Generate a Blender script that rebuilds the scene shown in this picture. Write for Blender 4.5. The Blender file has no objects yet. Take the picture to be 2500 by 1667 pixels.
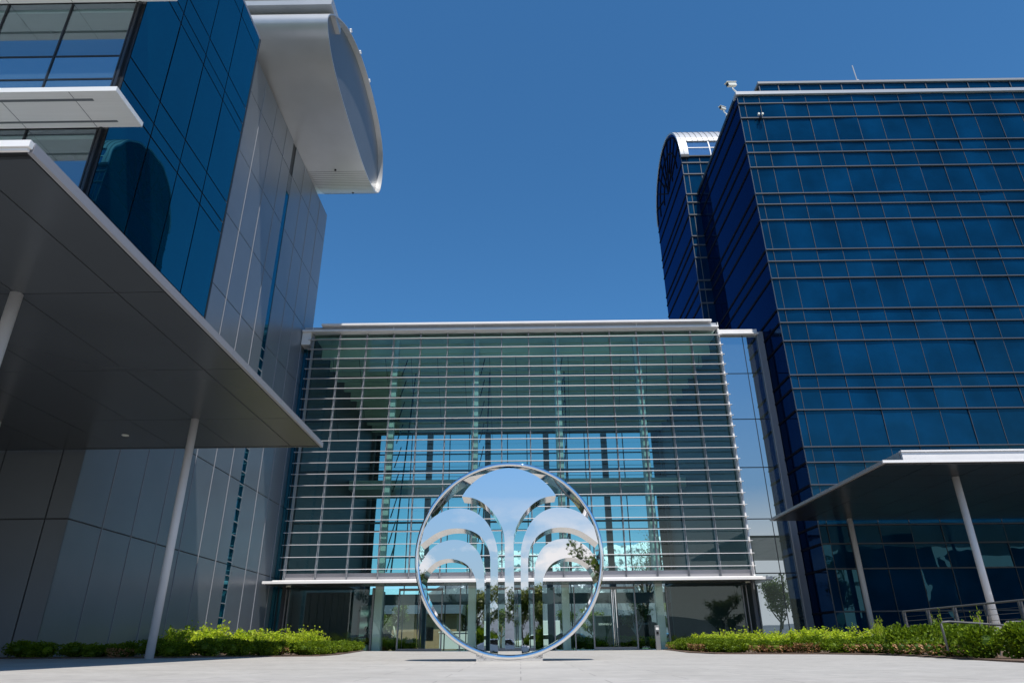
import bpy, bmesh, math, random
from mathutils import Vector, Matrix
R = math.radians
scene = bpy.context.scene
col = scene.collection
rnd = random.Random(7)

# ------------------------------------------------------------------ materials
def new_mat(name):
    m = bpy.data.materials.new(name); m.use_nodes = True
    nt = m.node_tree; nt.nodes.clear()
    out = nt.nodes.new('ShaderNodeOutputMaterial')
    return m, nt, out

def pbr(name, color, rough=.5, metal=0., spec=.5, noise=0., nscale=4., stretch=(1, 1, 1), bump=0., color2=None, coat=0.):
    m, nt, out = new_mat(name)
    b = nt.nodes.new('ShaderNodeBsdfPrincipled')
    b.inputs['Base Color'].default_value = (*color, 1)
    b.inputs['Roughness'].default_value = rough
    b.inputs['Metallic'].default_value = metal
    b.inputs['Specular IOR Level'].default_value = spec
    b.inputs['Coat Weight'].default_value = coat
    nt.links.new(b.outputs[0], out.inputs[0])
    if noise or bump or color2:
        tc = nt.nodes.new('ShaderNodeTexCoord'); mp = nt.nodes.new('ShaderNodeMapping')
        mp.inputs['Scale'].default_value = stretch
        nz = nt.nodes.new('ShaderNodeTexNoise'); nz.inputs['Scale'].default_value = nscale; nz.inputs['Detail'].default_value = 6
        nt.links.new(tc.outputs['Object'], mp.inputs[0]); nt.links.new(mp.outputs[0], nz.inputs['Vector'])
        cr = nt.nodes.new('ShaderNodeValToRGB')
        c2 = color2 or tuple(c * (1 + noise) for c in color); c1 = color if color2 else tuple(c * (1 - noise) for c in color)
        cr.color_ramp.elements[0].position = .3; cr.color_ramp.elements[1].position = .7
        cr.color_ramp.elements[0].color = (*c1, 1); cr.color_ramp.elements[1].color = (*c2, 1)
        nt.links.new(nz.outputs[0], cr.inputs[0]); nt.links.new(cr.outputs[0], b.inputs['Base Color'])
        if bump:
            bp = nt.nodes.new('ShaderNodeBump'); bp.inputs['Strength'].default_value = bump; bp.inputs['Distance'].default_value = .02
            nt.links.new(nz.outputs[0], bp.inputs['Height']); nt.links.new(bp.outputs[0], b.inputs['Normal'])
    return m

def schlick(nt, mul, base):
    """view-angle reflectance, the same from both sides of a sheet"""
    lw = nt.nodes.new('ShaderNodeLayerWeight'); lw.inputs[0].default_value = .5
    pw = nt.nodes.new('ShaderNodeMath'); pw.operation = 'POWER'; pw.inputs[1].default_value = 5
    nt.links.new(lw.outputs['Facing'], pw.inputs[0])
    m1 = nt.nodes.new('ShaderNodeMath'); m1.operation = 'MULTIPLY_ADD'; m1.inputs[1].default_value = .957; m1.inputs[2].default_value = .043
    nt.links.new(pw.outputs[0], m1.inputs[0])
    ma = nt.nodes.new('ShaderNodeMath'); ma.operation = 'MULTIPLY_ADD'; ma.use_clamp = True
    ma.inputs[1].default_value = mul; ma.inputs[2].default_value = base
    nt.links.new(m1.outputs[0], ma.inputs[0])
    return ma

def glass(name, tint, mul=1., base=0., rtint=(1, 1, 1)):
    """clear sheet of glass: see-through with a Fresnel reflection"""
    m, nt, out = new_mat(name)
    t = nt.nodes.new('ShaderNodeBsdfTransparent'); t.inputs[0].default_value = (*tint, 1)
    g = nt.nodes.new('ShaderNodeBsdfGlossy'); g.inputs['Color'].default_value = (*rtint, 1); g.inputs['Roughness'].default_value = 0.0
    ma = schlick(nt, mul, base)
    mx = nt.nodes.new('ShaderNodeMixShader')
    nt.links.new(ma.outputs[0], mx.inputs[0])
    nt.links.new(t.outputs[0], mx.inputs[1]); nt.links.new(g.outputs[0], mx.inputs[2]); nt.links.new(mx.outputs[0], out.inputs[0])
    return m

def dark_glass(name, body, rtint, mul=1., base=0., wave=0., noise=.25, nscale=.35, rough=0.01, panes=0.):
    """tinted opaque-looking curtain wall glass: coloured body + Fresnel reflection with slight waviness"""
    m, nt, out = new_mat(name)
    d = nt.nodes.new('ShaderNodeBsdfDiffuse')
    tc = nt.nodes.new('ShaderNodeTexCoord')
    nz = nt.nodes.new('ShaderNodeTexNoise'); nz.inputs['Scale'].default_value = nscale; nz.inputs['Detail'].default_value = 5
    nt.links.new(tc.outputs['Object'], nz.inputs['Vector'])
    cr = nt.nodes.new('ShaderNodeValToRGB'); cr.color_ramp.elements[0].position = .35; cr.color_ramp.elements[1].position = .68
    cr.color_ramp.elements[0].color = (*[c * (1 - noise) for c in body], 1); cr.color_ramp.elements[1].color = (*[c * (1 + noise) for c in body], 1)
    nt.links.new(nz.outputs[0], cr.inputs[0])
    if panes:
        geo = nt.nodes.new('ShaderNodeNewGeometry'); pr = nt.nodes.new('ShaderNodeMapRange'); pr.inputs[3].default_value = 1 - panes; pr.inputs[4].default_value = 1 + panes
        nt.links.new(geo.outputs['Random Per Island'], pr.inputs[0])
        pm = nt.nodes.new('ShaderNodeVectorMath'); pm.operation = 'SCALE'; nt.links.new(cr.outputs[0], pm.inputs[0]); nt.links.new(pr.outputs[0], pm.inputs['Scale'])
        nt.links.new(pm.outputs[0], d.inputs[0])
    else: nt.links.new(cr.outputs[0], d.inputs[0])
    g = nt.nodes.new('ShaderNodeBsdfGlossy'); g.inputs['Color'].default_value = (*rtint, 1); g.inputs['Roughness'].default_value = rough
    ma = schlick(nt, mul, base)
    mx = nt.nodes.new('ShaderNodeMixShader')
    nt.links.new(ma.outputs[0], mx.inputs[0])
    nt.links.new(d.outputs[0], mx.inputs[1]); nt.links.new(g.outputs[0], mx.inputs[2]); nt.links.new(mx.outputs[0], out.inputs[0])
    if wave:
        n2 = nt.nodes.new('ShaderNodeTexNoise'); n2.inputs['Scale'].default_value = .9; n2.inputs['Detail'].default_value = 1
        nt.links.new(tc.outputs['Object'], n2.inputs['Vector'])
        bp = nt.nodes.new('ShaderNodeBump'); bp.inputs['Strength'].default_value = wave; bp.inputs['Distance'].default_value = .05
        nt.links.new(n2.outputs[0], bp.inputs['Height'])
        nt.links.new(bp.outputs[0], g.inputs['Normal'])
    return m

def leaf_mat(name, c1, c2, trans=.35):
    m, nt, out = new_mat(name)
    geo = nt.nodes.new('ShaderNodeNewGeometry')
    cr = nt.nodes.new('ShaderNodeValToRGB'); cr.color_ramp.elements[0].color = (*c1, 1); cr.color_ramp.elements[1].color = (*c2, 1)
    nt.links.new(geo.outputs['Random Per Island'], cr.inputs[0])
    d = nt.nodes.new('ShaderNodeBsdfPrincipled'); d.inputs['Roughness'].default_value = .55; d.inputs['Specular IOR Level'].default_value = .3
    t = nt.nodes.new('ShaderNodeBsdfTranslucent'); mx = nt.nodes.new('ShaderNodeMixShader'); mx.inputs[0].default_value = trans
    nt.links.new(cr.outputs[0], d.inputs['Base Color']); nt.links.new(cr.outputs[0], t.inputs[0])
    nt.links.new(d.outputs[0], mx.inputs[1]); nt.links.new(t.outputs[0], mx.inputs[2]); nt.links.new(mx.outputs[0], out.inputs[0])
    return m

M = {}
M['white'] = pbr('white_aluminium', (.78, .76, .75), .45, noise=.03, nscale=1.5)
M['alu'] = pbr('grey_aluminium', (.42, .43, .45), .4, metal=.3)
M['mull'] = pbr('mullion_grey', (.27, .28, .30), .45)
M['tmull'] = pbr('tower_mullion', (.060, .072, .092), .5)
M['louvre'] = pbr('louvre_blade', (.42, .42, .44), .45)
M['matte'] = pbr('matte_black', (.006, .008, .016), .9, spec=.05)
M['fin'] = pbr('sun_catch_fin', (.30, .31, .34), .5)
M['rail'] = pbr('rail_grey', (.085, .085, .085), .5)
M['dark'] = pbr('dark_frame', (.012, .016, .022), .4)
M['joint'] = pbr('joint_black', (.05, .054, .06), .8)
M['panel'] = pbr('satin_metal_panel', (.165, .19, .218), .30, metal=.2, noise=.05, nscale=.6)
M['panel2'] = pbr('satin_metal_panel_shaded', (.15, .165, .178), .42, metal=.15, noise=.04, nscale=.7)  # colour lowered for shade on front panels and end cap; also trim
M['roofm'] = pbr('vault_metal', (.49, .495, .50), .32, metal=.35, noise=.04, nscale=.8)
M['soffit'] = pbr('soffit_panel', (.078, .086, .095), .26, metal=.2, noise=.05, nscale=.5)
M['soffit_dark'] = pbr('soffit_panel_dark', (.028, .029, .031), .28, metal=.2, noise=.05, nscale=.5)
M['fascia'] = pbr('fascia_grey', (.33, .325, .345), .4, metal=.2)
M['ledge'] = pbr('ledge_white', (.74, .74, .73), .5, noise=.03, nscale=2., stretch=(.3, 6, 1))
M['column'] = pbr('column_paint', (.66, .64, .64), .42, noise=.02)
M['chrome'] = pbr('polished_steel', (.86, .86, .87), .012, metal=1., nscale=1.6, bump=.035)
M['chrome_edge'] = pbr('polished_steel_edge', (.80, .79, .78), .05, metal=1., bump=.02, nscale=9)
M['steel'] = pbr('brushed_steel', (.26, .26, .26), .45, metal=.6)
M['clear'] = glass('atrium_glass', (.48, .71, .68), 1.1, .015, (.85, 1, .98))
M['clear2'] = glass('rear_glass', (.82, .97, .93), .8, 0., (.9, 1, 1))
M['door_glass'] = glass('door_glass', (.84, .98, .92), 1.2, .035, (.8, 1, .93))
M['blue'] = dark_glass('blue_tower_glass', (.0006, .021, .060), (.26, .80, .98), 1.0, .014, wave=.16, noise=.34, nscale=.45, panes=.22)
M['blue_side'] = dark_glass('blue_tower_shaded_glass', (.0006, .004, .018), (.10, .26, .62), .8, 0., wave=.02, noise=.1)  # tower glass again, with side-face shade put into body and reflection
M['blue_up'] = dark_glass('blue_wing_glass', (.0005, .026, .052), (.20, .78, .96), 1.0, .11, wave=.05, noise=.15, panes=.12)
M['skylight'] = dark_glass('skylight_glass', (.05, .12, .25), (.6, .8, 1), 1.5, .25)
M['coated'] = dark_glass('coated_glass', (.05, .065, .06), (.80, .92, 1.0), 1.2, .42, noise=.06)
M['spandrel'] = dark_glass('spandrel_glass', (.05, .085, .11), (.7, .9, 1), 1.2, .33, noise=.08)
M['vision'] = glass('wing_vision_glass', (.55, .70, .72), 1.2, .26, (.75, .9, 1))
M['ceil'] = pbr('interior_ceiling', (.72, .74, .68), .7)
M['beam'] = pbr('interior_beam', (.80, .82, .70), .6)
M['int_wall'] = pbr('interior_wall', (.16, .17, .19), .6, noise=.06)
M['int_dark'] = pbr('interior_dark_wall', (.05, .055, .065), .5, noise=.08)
M['int_light'] = pbr('interior_light_wall', (.5, .48, .46), .6)
M['int_floor'] = pbr('interior_floor', (.34, .33, .31), .25)
M['int_col'] = pbr('interior_column', (.62, .64, .62), .5)
M['tray'] = pbr('seat_dark', (.02, .02, .025), .5)
M['soil'] = pbr('bark_mulch', (.07, .045, .03), .9, color2=(.17, .11, .075), nscale=14, bump=.6)
M['asphalt'] = pbr('asphalt', (.05, .05, .052), .85, noise=.2, nscale=3)
M['grass_g'] = pbr('lawn', (.05, .085, .025), .9, noise=.35, nscale=2)
M['bark'] = pbr('bark', (.16, .12, .09), .85, noise=.3, nscale=6, bump=.5)
M['palebark'] = pbr('pale_bark', (.38, .35, .29), .8, noise=.35, nscale=5, bump=.4)
M['stem'] = pbr('twig', (.22, .16, .12), .8)
M['yew'] = leaf_mat('yew_leaf', (.05, .105, .005), (.22, .31, .010), .35)
M['leafy'] = leaf_mat('leafy_leaf', (.22, .36, .01), (.60, .70, .04), .5)
M['burnt'] = leaf_mat('winter_burnt_leaf', (.36, .18, .08), (.62, .38, .20), .35)
M['treeleaf'] = leaf_mat('tree_leaf', (.045, .085, .014), (.15, .20, .03), .4)
M['springleaf'] = leaf_mat('spring_leaf', (.13, .17, .04), (.28, .30, .08), .4)
M['carwhite'] = pbr('car_paint_white', (.75, .76, .78), .2, coat=.8)
M['carblue'] = pbr('car_paint_blue', (.05, .13, .16), .2, metal=.3, coat=.8)
M['tyre'] = pbr('tyre', (.02, .02, .02), .8)
M['truck'] = pbr('truck_dark', (.008, .016, .016), .35)
M['letter'] = pbr('lettering_white', (.85, .87, .86), .5)
M['skin'] = pbr('skin', (.25, .14, .10), .5)
M['cloth'] = pbr('dark_cloth', (.02, .02, .03), .8)
M['hair'] = pbr('dark_hair', (.015, .011, .01), .6)
M['lens'] = pbr('lens_black', (.01, .01, .012), .1)
M['camwhite'] = pbr('camera_white', (.78, .77, .70), .4)
M['orange'] = pbr('cone_orange', (.6, .13, .03), .5)

def brick_mat(name, c1, c2, mortar, scale):
    m, nt, out = new_mat(name)
    b = nt.nodes.new('ShaderNodeBsdfPrincipled'); b.inputs['Roughness'].default_value = .85
    tc = nt.nodes.new('ShaderNodeTexCoord'); mp = nt.nodes.new('ShaderNodeMapping'); mp.inputs['Rotation'].default_value = (R(90), 0, 0)
    br = nt.nodes.new('ShaderNodeTexBrick'); br.inputs['Scale'].default_value = scale
    br.inputs['Color1'].default_value = (*c1, 1); br.inputs['Color2'].default_value = (*c2, 1); br.inputs['Mortar'].default_value = (*mortar, 1)
    nt.links.new(tc.outputs['Object'], mp.inputs[0]); nt.links.new(mp.outputs[0], br.inputs[0])
    nt.links.new(br.outputs[0], b.inputs['Base Color']); nt.links.new(b.outputs[0], out.inputs[0])
    return m
M['brick'] = brick_mat('tan_brick', (.34, .20, .10), (.27, .15, .08), (.35, .30, .24), 2.2)
M['brick2'] = brick_mat('brown_brick', (.17, .13, .11), (.13, .10, .09), (.2, .18, .16), 2.2)

def paving_mat():
    m, nt, out = new_mat('concrete_paving')
    b = nt.nodes.new('ShaderNodeBsdfPrincipled'); b.inputs['Roughness'].default_value = .75
    tc = nt.nodes.new('ShaderNodeTexCoord')
    n1 = nt.nodes.new('ShaderNodeTexNoise'); n1.inputs['Scale'].default_value = .7; n1.inputs['Detail'].default_value = 8; n1.inputs['Roughness'].default_value = .65
    n2 = nt.nodes.new('ShaderNodeTexNoise'); n2.inputs['Scale'].default_value = 9; n2.inputs['Detail'].default_value = 6
    mp = nt.nodes.new('ShaderNodeMapping'); mp.inputs['Scale'].default_value = (.5, 1.6, 1)
    nt.links.new(tc.outputs['Object'], mp.inputs[0]); nt.links.new(mp.outputs[0], n2.inputs['Vector'])
    nt.links.new(tc.outputs['Object'], n1.inputs['Vector'])
    c1 = nt.nodes.new('ShaderNodeValToRGB'); c1.color_ramp.elements[0].position = .3; c1.color_ramp.elements[1].position = .72
    c1.color_ramp.elements[0].color = (.345, .33, .305, 1); c1.color_ramp.elements[1].color = (.425, .41, .385, 1)
    nt.links.new(n1.outputs[0], c1.inputs[0])
    c2 = nt.nodes.new('ShaderNodeValToRGB'); c2.color_ramp.elements[0].position = .35; c2.color_ramp.elements[1].position = .75
    c2.color_ramp.elements[0].color = (.86, .86, .86, 1); c2.color_ramp.elements[1].color = (1.12, 1.11, 1.10, 1)
    nt.links.new(n2.outputs[0], c2.inputs[0])
    mx = nt.nodes.new('ShaderNodeMix'); mx.data_type = 'RGBA'; mx.blend_type = 'MULTIPLY'; mx.inputs[0].default_value = 1
    nt.links.new(c1.outputs[0], mx.inputs[6]); nt.links.new(c2.outputs[0], mx.inputs[7])
    br = nt.nodes.new('ShaderNodeTexBrick'); br.inputs['Scale'].default_value = 1; br.inputs['Brick Width'].default_value = 1.8
    br.inputs['Row Height'].default_value = .9; br.inputs['Mortar Size'].default_value = .008; br.offset = .5
    br.inputs['Color1'].default_value = (1, 1, 1, 1); br.inputs['Color2'].default_value = (.955, .955, .96, 1); br.inputs['Mortar'].default_value = (.62, .62, .62, 1)
    nt.links.new(tc.outputs['Object'], br.inputs[0])
    m2 = nt.nodes.new('ShaderNodeMix'); m2.data_type = 'RGBA'; m2.blend_type = 'MULTIPLY'; m2.inputs[0].default_value = 1
    nt.links.new(mx.outputs[2], m2.inputs[6]); nt.links.new(br.outputs[0], m2.inputs[7])
    n3 = nt.nodes.new('ShaderNodeTexNoise'); n3.inputs['Scale'].default_value = 2.2; n3.inputs['Detail'].default_value = 5; n3.inputs['Distortion'].default_value = 1.5
    mp3 = nt.nodes.new('ShaderNodeMapping'); mp3.inputs['Scale'].default_value = (1.2, 6, 1); mp3.inputs['Rotation'].default_value = (0, 0, .12)
    nt.links.new(tc.outputs['Object'], mp3.inputs[0]); nt.links.new(mp3.outputs[0], n3.inputs['Vector'])
    c3 = nt.nodes.new('ShaderNodeValToRGB'); c3.color_ramp.elements[0].position = .60; c3.color_ramp.elements[1].position = .74
    c3.color_ramp.elements[0].color = (1, 1, 1, 1); c3.color_ramp.elements[1].color = (1.28, 1.27, 1.26, 1)
    e3 = c3.color_ramp.elements.new(.34); e3.color = (.86, .86, .87, 1); e4 = c3.color_ramp.elements.new(.42); e4.color = (1, 1, 1, 1)
    nt.links.new(n3.outputs[0], c3.inputs[0])
    m3 = nt.nodes.new('ShaderNodeMix'); m3.data_type = 'RGBA'; m3.blend_type = 'MULTIPLY'; m3.inputs[0].default_value = 1
    nt.links.new(m2.outputs[2], m3.inputs[6]); nt.links.new(c3.outputs[0], m3.inputs[7])
    nt.links.new(m3.outputs[2], b.inputs['Base Color'])
    bp = nt.nodes.new('ShaderNodeBump'); bp.inputs['Strength'].default_value = .25; bp.inputs['Distance'].default_value = .01
    nt.links.new(n2.outputs[0], bp.inputs['Height']); nt.links.new(bp.outputs[0], b.inputs['Normal'])
    nt.links.new(b.outputs[0], out.inputs[0])
    return m
M['paving'] = paving_mat()

def mountain_mat():
    m, nt, out = new_mat('snowy_rock')
    b = nt.nodes.new('ShaderNodeBsdfPrincipled'); b.inputs['Roughness'].default_value = .9
    tc = nt.nodes.new('ShaderNodeTexCoord')
    n = nt.nodes.new('ShaderNodeTexNoise'); n.inputs['Scale'].default_value = .022; n.inputs['Detail'].default_value = 9; n.inputs['Roughness'].default_value = .7
    mp = nt.nodes.new('ShaderNodeMapping'); mp.inputs['Scale'].default_value = (1.6, 1, .7)
    nt.links.new(tc.outputs['Object'], mp.inputs[0]); nt.links.new(mp.outputs[0], n.inputs['Vector'])
    sp = nt.nodes.new('ShaderNodeSeparateXYZ'); nt.links.new(tc.outputs['Object'], sp.inputs[0])
    mr = nt.nodes.new('ShaderNodeMapRange'); mr.inputs[1].default_value = 40; mr.inputs[2].default_value = 330; mr.inputs[3].default_value = -.34; mr.inputs[4].default_value = .06
    nt.links.new(sp.outputs[2], mr.inputs[0])
    ad = nt.nodes.new('ShaderNodeMath'); nt.links.new(n.outputs[0], ad.inputs[0]); nt.links.new(mr.outputs[0], ad.inputs[1])
    cr = nt.nodes.new('ShaderNodeValToRGB'); cr.color_ramp.elements[0].position = .45; cr.color_ramp.elements[1].position = .55
    cr.color_ramp.elements[0].color = (.075, .085, .10, 1); cr.color_ramp.elements[1].color = (.78, .80, .84, 1)
    nt.links.new(ad.outputs[0], cr.inputs[0]); nt.links.new(cr.outputs[0], b.inputs['Base Color']); nt.links.new(b.outputs[0], out.inputs[0])
    return m
M['mountain'] = mountain_mat()
M['hill'] = pbr('far_hill', (.10, .115, .13), .95, noise=.25, nscale=.01)

# ------------------------------------------------------------------ mesh builder
class MB:
    def __init__(s): s.v = []; s.f = []; s.m = []
    def add(s, vs, fs, mi=0):
        o = len(s.v); s.v += [tuple(v) for v in vs]
        for f in fs: s.f.append(tuple(i + o for i in f)); s.m.append(mi)
        return s
    def box(s, x0, x1, y0, y1, z0, z1, mi=0):
        vs = [(x0, y0, z0), (x1, y0, z0), (x1, y1, z0), (x0, y1, z0), (x0, y0, z1), (x1, y0, z1), (x1, y1, z1), (x0, y1, z1)]
        return s.add(vs, [(0, 3, 2, 1), (4, 5, 6, 7), (0, 1, 5, 4), (1, 2, 6, 5), (2, 3, 7, 6), (3, 0, 4, 7)], mi)
    def quad(s, a, b, c, d, mi=0): return s.add([a, b, c, d], [(0, 1, 2, 3)], mi)
    def tube(s, pts, r, n=10, mi=0, cap=True, r1=None):
        pts = [Vector(p) for p in pts]; k = len(pts); rings = []
        for i, p in enumerate(pts):
            t = (pts[min(i + 1, k - 1)] - pts[max(i - 1, 0)]).normalized()
            up = Vector((0, 0, 1)) if abs(t.z) < .95 else Vector((1, 0, 0))
            a = t.cross(up).normalized(); b = t.cross(a).normalized()
            rr = (r[i] if isinstance(r, (list, tuple)) else (r if r1 is None else r + (r1 - r) * i / max(k - 1, 1)))
            rings.append([p + (a * math.cos(2 * math.pi * j / n) + b * math.sin(2 * math.pi * j / n)) * rr for j in range(n)])
        vs = [v for rg in rings for v in rg]; fs = []
        for i in range(k - 1):
            for j in range(n):
                fs.append((i * n + j, i * n + (j + 1) % n, (i + 1) * n + (j + 1) % n, (i + 1) * n + j))
        if cap: fs += [tuple(range(n - 1, -1, -1)), tuple((k - 1) * n + j for j in range(n))]
        return s.add(vs, fs, mi)
    def prism_x(s, prof, x0, x1, mi=0, caps=True):       # profile in (y,z)
        n = len(prof); vs = [(x0, y, z) for y, z in prof] + [(x1, y, z) for y, z in prof]
        fs = [(i, (i + 1) % n, n + (i + 1) % n, n + i) for i in range(n)]
        if caps: fs += [tuple(range(n - 1, -1, -1)), tuple(range(n, 2 * n))]
        return s.add(vs, fs, mi)
    def prism_y(s, prof, y0, y1, mi=0, caps=True):       # profile in (x,z)
        n = len(prof); vs = [(x, y0, z) for x, z in prof] + [(x, y1, z) for x, z in prof]
        fs = [(i, (i + 1) % n, n + (i + 1) % n, n + i) for i in range(n)]
        if caps: fs += [tuple(range(n - 1, -1, -1)), tuple(range(n, 2 * n))]
        return s.add(vs, fs, mi)
    def sphere(s, c, rx, ry, rz, nu=12, nv=8, mi=0):
        vs = []; fs = []
        for i in range(nv + 1):
            th = math.pi * i / nv
            for j in range(nu):
                ph = 2 * math.pi * j / nu
                vs.append((c[0] + rx * math.sin(th) * math.cos(ph), c[1] + ry * math.sin(th) * math.sin(ph), c[2] + rz * math.cos(th)))
        for i in range(nv):
            for j in range(nu):
                fs.append((i * nu + j, (i + 1) * nu + j, (i + 1) * nu + (j + 1) % nu, i * nu + (j + 1) % nu))
        return s.add(vs, fs, mi)

def world_off(o):
    v = Vector((0, 0, 0))
    while o is not None: v += Vector(o.location); o = o.parent
    return v

def tag(o, label=None, cat=None, group=None, kind=None):
    if label: o['label'] = label
    if cat: o['category'] = cat
    if group: o['group'] = group
    if kind: o['kind'] = kind
    return o

def empty(name, loc, label, cat, group=None):
    o = bpy.data.objects.new(name, None); col.objects.link(o); o.location = loc; o.empty_display_size = .2
    return tag(o, label, cat, group)

def obj(name, mb, mats, parent=None, smooth=False, bevel=0., loc=None, recalc=True):
    me = bpy.data.meshes.new(name)
    off = Vector(loc) if loc is not None else (world_off(parent) if parent else Vector((0, 0, 0)))
    me.from_pydata([tuple(Vector(v) - off) for v in mb.v], [], mb.f)
    mats = mats if isinstance(mats, (list, tuple)) else [mats]
    for m in mats: me.materials.append(m)
    if len(mats) > 1:
        for p, mi in zip(me.polygons, mb.m): p.material_index = mi
    if recalc:
        bm = bmesh.new(); bm.from_mesh(me); bmesh.ops.recalc_face_normals(bm, faces=bm.faces)
        if bevel: bmesh.ops.bevel(bm, geom=[e for e in bm.edges if e.is_manifold and e.calc_face_angle(0) > .6], offset=bevel, segments=2, affect='EDGES', profile=.5)
        bm.to_mesh(me); bm.free()
    if smooth:
        for p in me.polygons: p.use_smooth = True
    o = bpy.data.objects.new(name, me); col.objects.link(o)
    if parent: o.parent = parent
    elif loc is not None: o.location = loc
    return o

def copy_tree(o, parent=None):
    c = o.copy(); col.objects.link(c); c.parent = parent
    for ch in list(o.children): copy_tree(ch, c)
    return c

# ------------------------------------------------------------------ ground
def zg(x, y):
    yy = max(min(y, 40), -24)
    m = .0017 * min(max(-x, 0), 7.5) ** 2
    m *= max(0, min(1, (y + 5) / 12)) * max(0, min(1, (44 - y) / 8))
    return -.225 + .0057 * yy + m

def grid(xs, ys, f):
    mb = MB(); nx = len(xs)
    mb.v = [(x, y, f(x, y)) for y in ys for x in xs]
    for j in range(len(ys) - 1):
        for i in range(nx - 1):
            mb.f.append((j * nx + i, j * nx + i + 1, (j + 1) * nx + i + 1, (j + 1) * nx + i)); mb.m.append(0)
    return mb
xs = [i * 1.0 for i in range(-60, 61)]; ys = [-24 + i * 1.0 for i in range(0, 65)]
tag(obj('plaza', grid(xs, ys, zg), M['paving'], smooth=True), kind='structure')
tag(obj('ground', MB().quad((-9000, -9000, -1.2), (9000, -9000, -1.2), (9000, 9000, -1.2), (-9000, 9000, -1.2)), M['grass_g']), kind='structure')
tag(obj('street', MB().quad((-200, 61, -.03), (200, 61, -.03), (200, 190, -.03), (-200, 190, -.03)), M['asphalt']), kind='structure')
tag(obj('lawn', MB().quad((-200, 79, -.015), (200, 79, -.015), (200, 190, -.015), (-200, 190, -.015)), M['grass_g']), kind='structure')
tag(obj('road', MB().quad((-200, -36, -.5), (200, -36, -.5), (200, -23.9, -.5), (-200, -23.9, -.5)), M['asphalt']), kind='structure')

tag(obj('lawn', MB().quad((-300, -160, -.55), (300, -160, -.55), (300, -35.9, -.55), (-300, -35.9, -.55)), M['grass_g']), kind='structure')
bedL = [(-60, 21.5), (-14.1, 20.0), (-8.6, 18.6), (-7.2, 20.1), (-6.0, 22.2), (-6.1, 25), (-6.9, 31), (-7.6, 36), (-8.3, 39.6), (-13.7, 39.6), (-13.7, 21.3), (-60, 24)]
bedR = [(7.6, 39.6), (7.2, 35.8), (6.2, 27.5), (6.3, 24.2), (8.9, 22.2), (9.7, 20.3), (9.5, 18.2), (8.95, 15.5), (8.5, 13.2), (8.1, 10.5), (10.5, 9.5), (13.5, 12), (15.9, 24), (15.8, 36.9), (12.8, 39.6)]
def soil(poly, name):
    mb = MB(); n = len(poly)
    mb.add([(x, y, zg(x, y) + .03) for x, y in poly] + [(x, y, zg(x, y) - .05) for x, y in poly],
           [tuple(range(n))] + [(i, (i + 1) % n, n + (i + 1) % n, n + i) for i in range(n)])
    me = obj(name, mb, M['soil'])
    bm = bmesh.new(); bm.from_mesh(me.data); bmesh.ops.triangulate(bm, faces=[f for f in bm.faces if len(f.verts) > 4]); bm.to_mesh(me.data); bm.free()
    return tag(me, kind='structure')
soil(bedL, 'soil'); soil(bedR, 'soil')

# ------------------------------------------------------------------ central glass hall
HX0, HX1, HY, BY = -13.2, 12.97, 40.0, 59.5
hall = empty('glass_hall', (0, 40, 0), 'glass entrance hall with white louvres, standing between the metal wing and the blue tower', 'building')
# roof
obj('coping', MB().box(-12.6, 12.55, 39.2, 60, 19.20, 19.33), M['white'], hall)
obj('roof_slab', MB().box(-13.85, 12.97, 39.75, 60, 18.98, 19.17), M['white'], hall)
obj('fascia_recess', MB().box(-13.75, 12.9, 39.5, 39.73, 18.98, 19.19), M['alu'], hall)
obj('roof_lip', MB().box(-13.85, 12.99, 39.36, 39.9, 18.86, 18.97), M['white'], hall)
ticks = MB()
for k in range(0, 16, 3): ticks.box(HX0 + 1.745 * k - .02, HX0 + 1.745 * k + .02, 39.44, 39.498, 18.99, 19.2)
obj('fascia_joint', ticks, M['white'], hall)
obj('corner_bracket', MB().box(-13.86, -13.3, 39.5, 40.6, 18.0, 18.85), M['ledge'], hall)
# mullions, louvres, glass bays
MX = [HX0 + (HX1 - HX0) / 15 * k for k in range(16)]
for k, x in enumerate(MX):
    mb = MB().box(x - .035, x + .035, 39.78, 39.97, 3.55, 18.83).box(x - .012, x + .012, 39.60, 39.775, 3.7, 18.6)
    obj('mullion', mb, M['mull'], hall)
for k in range(15):
    x0, x1 = MX[k] + .03, MX[k + 1] - .03
    obj('glass_bay', MB().quad((x0, 40, 4.05), (x1, 40, 4.05), (x1, 40, 18.85), (x0, 40, 18.85)), M['clear'], hall)
nose = []
for k in range(22):
    z = 18.307 - .672 * k
    x1 = 13.14
    prof = [(39.42, z + .004), (39.43, z + .028), (39.46, z + .034), (39.60, z + .026), (39.60, z + .012), (39.46, z - .002), (39.43, z - .002)]
    obj('louvre', MB().prism_x(prof, -13.42, x1), M['louvre'], hall)
for z in (15.9, 13.0, 9.85, 6.83):
    obj('transom', MB().box(HX0, HX1, 40.02, 40.14, z - .05, z + .05), M['dark'], hall)
obj('sill_panel', MB().box(HX0, HX1, 39.9, 40.1, 3.55, 4.05), M['fascia'], hall)
obj('corner_post', MB().box(12.95, 13.07, 39.62, 40.05, 3.5, 18.85), M['white'], hall)
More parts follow.
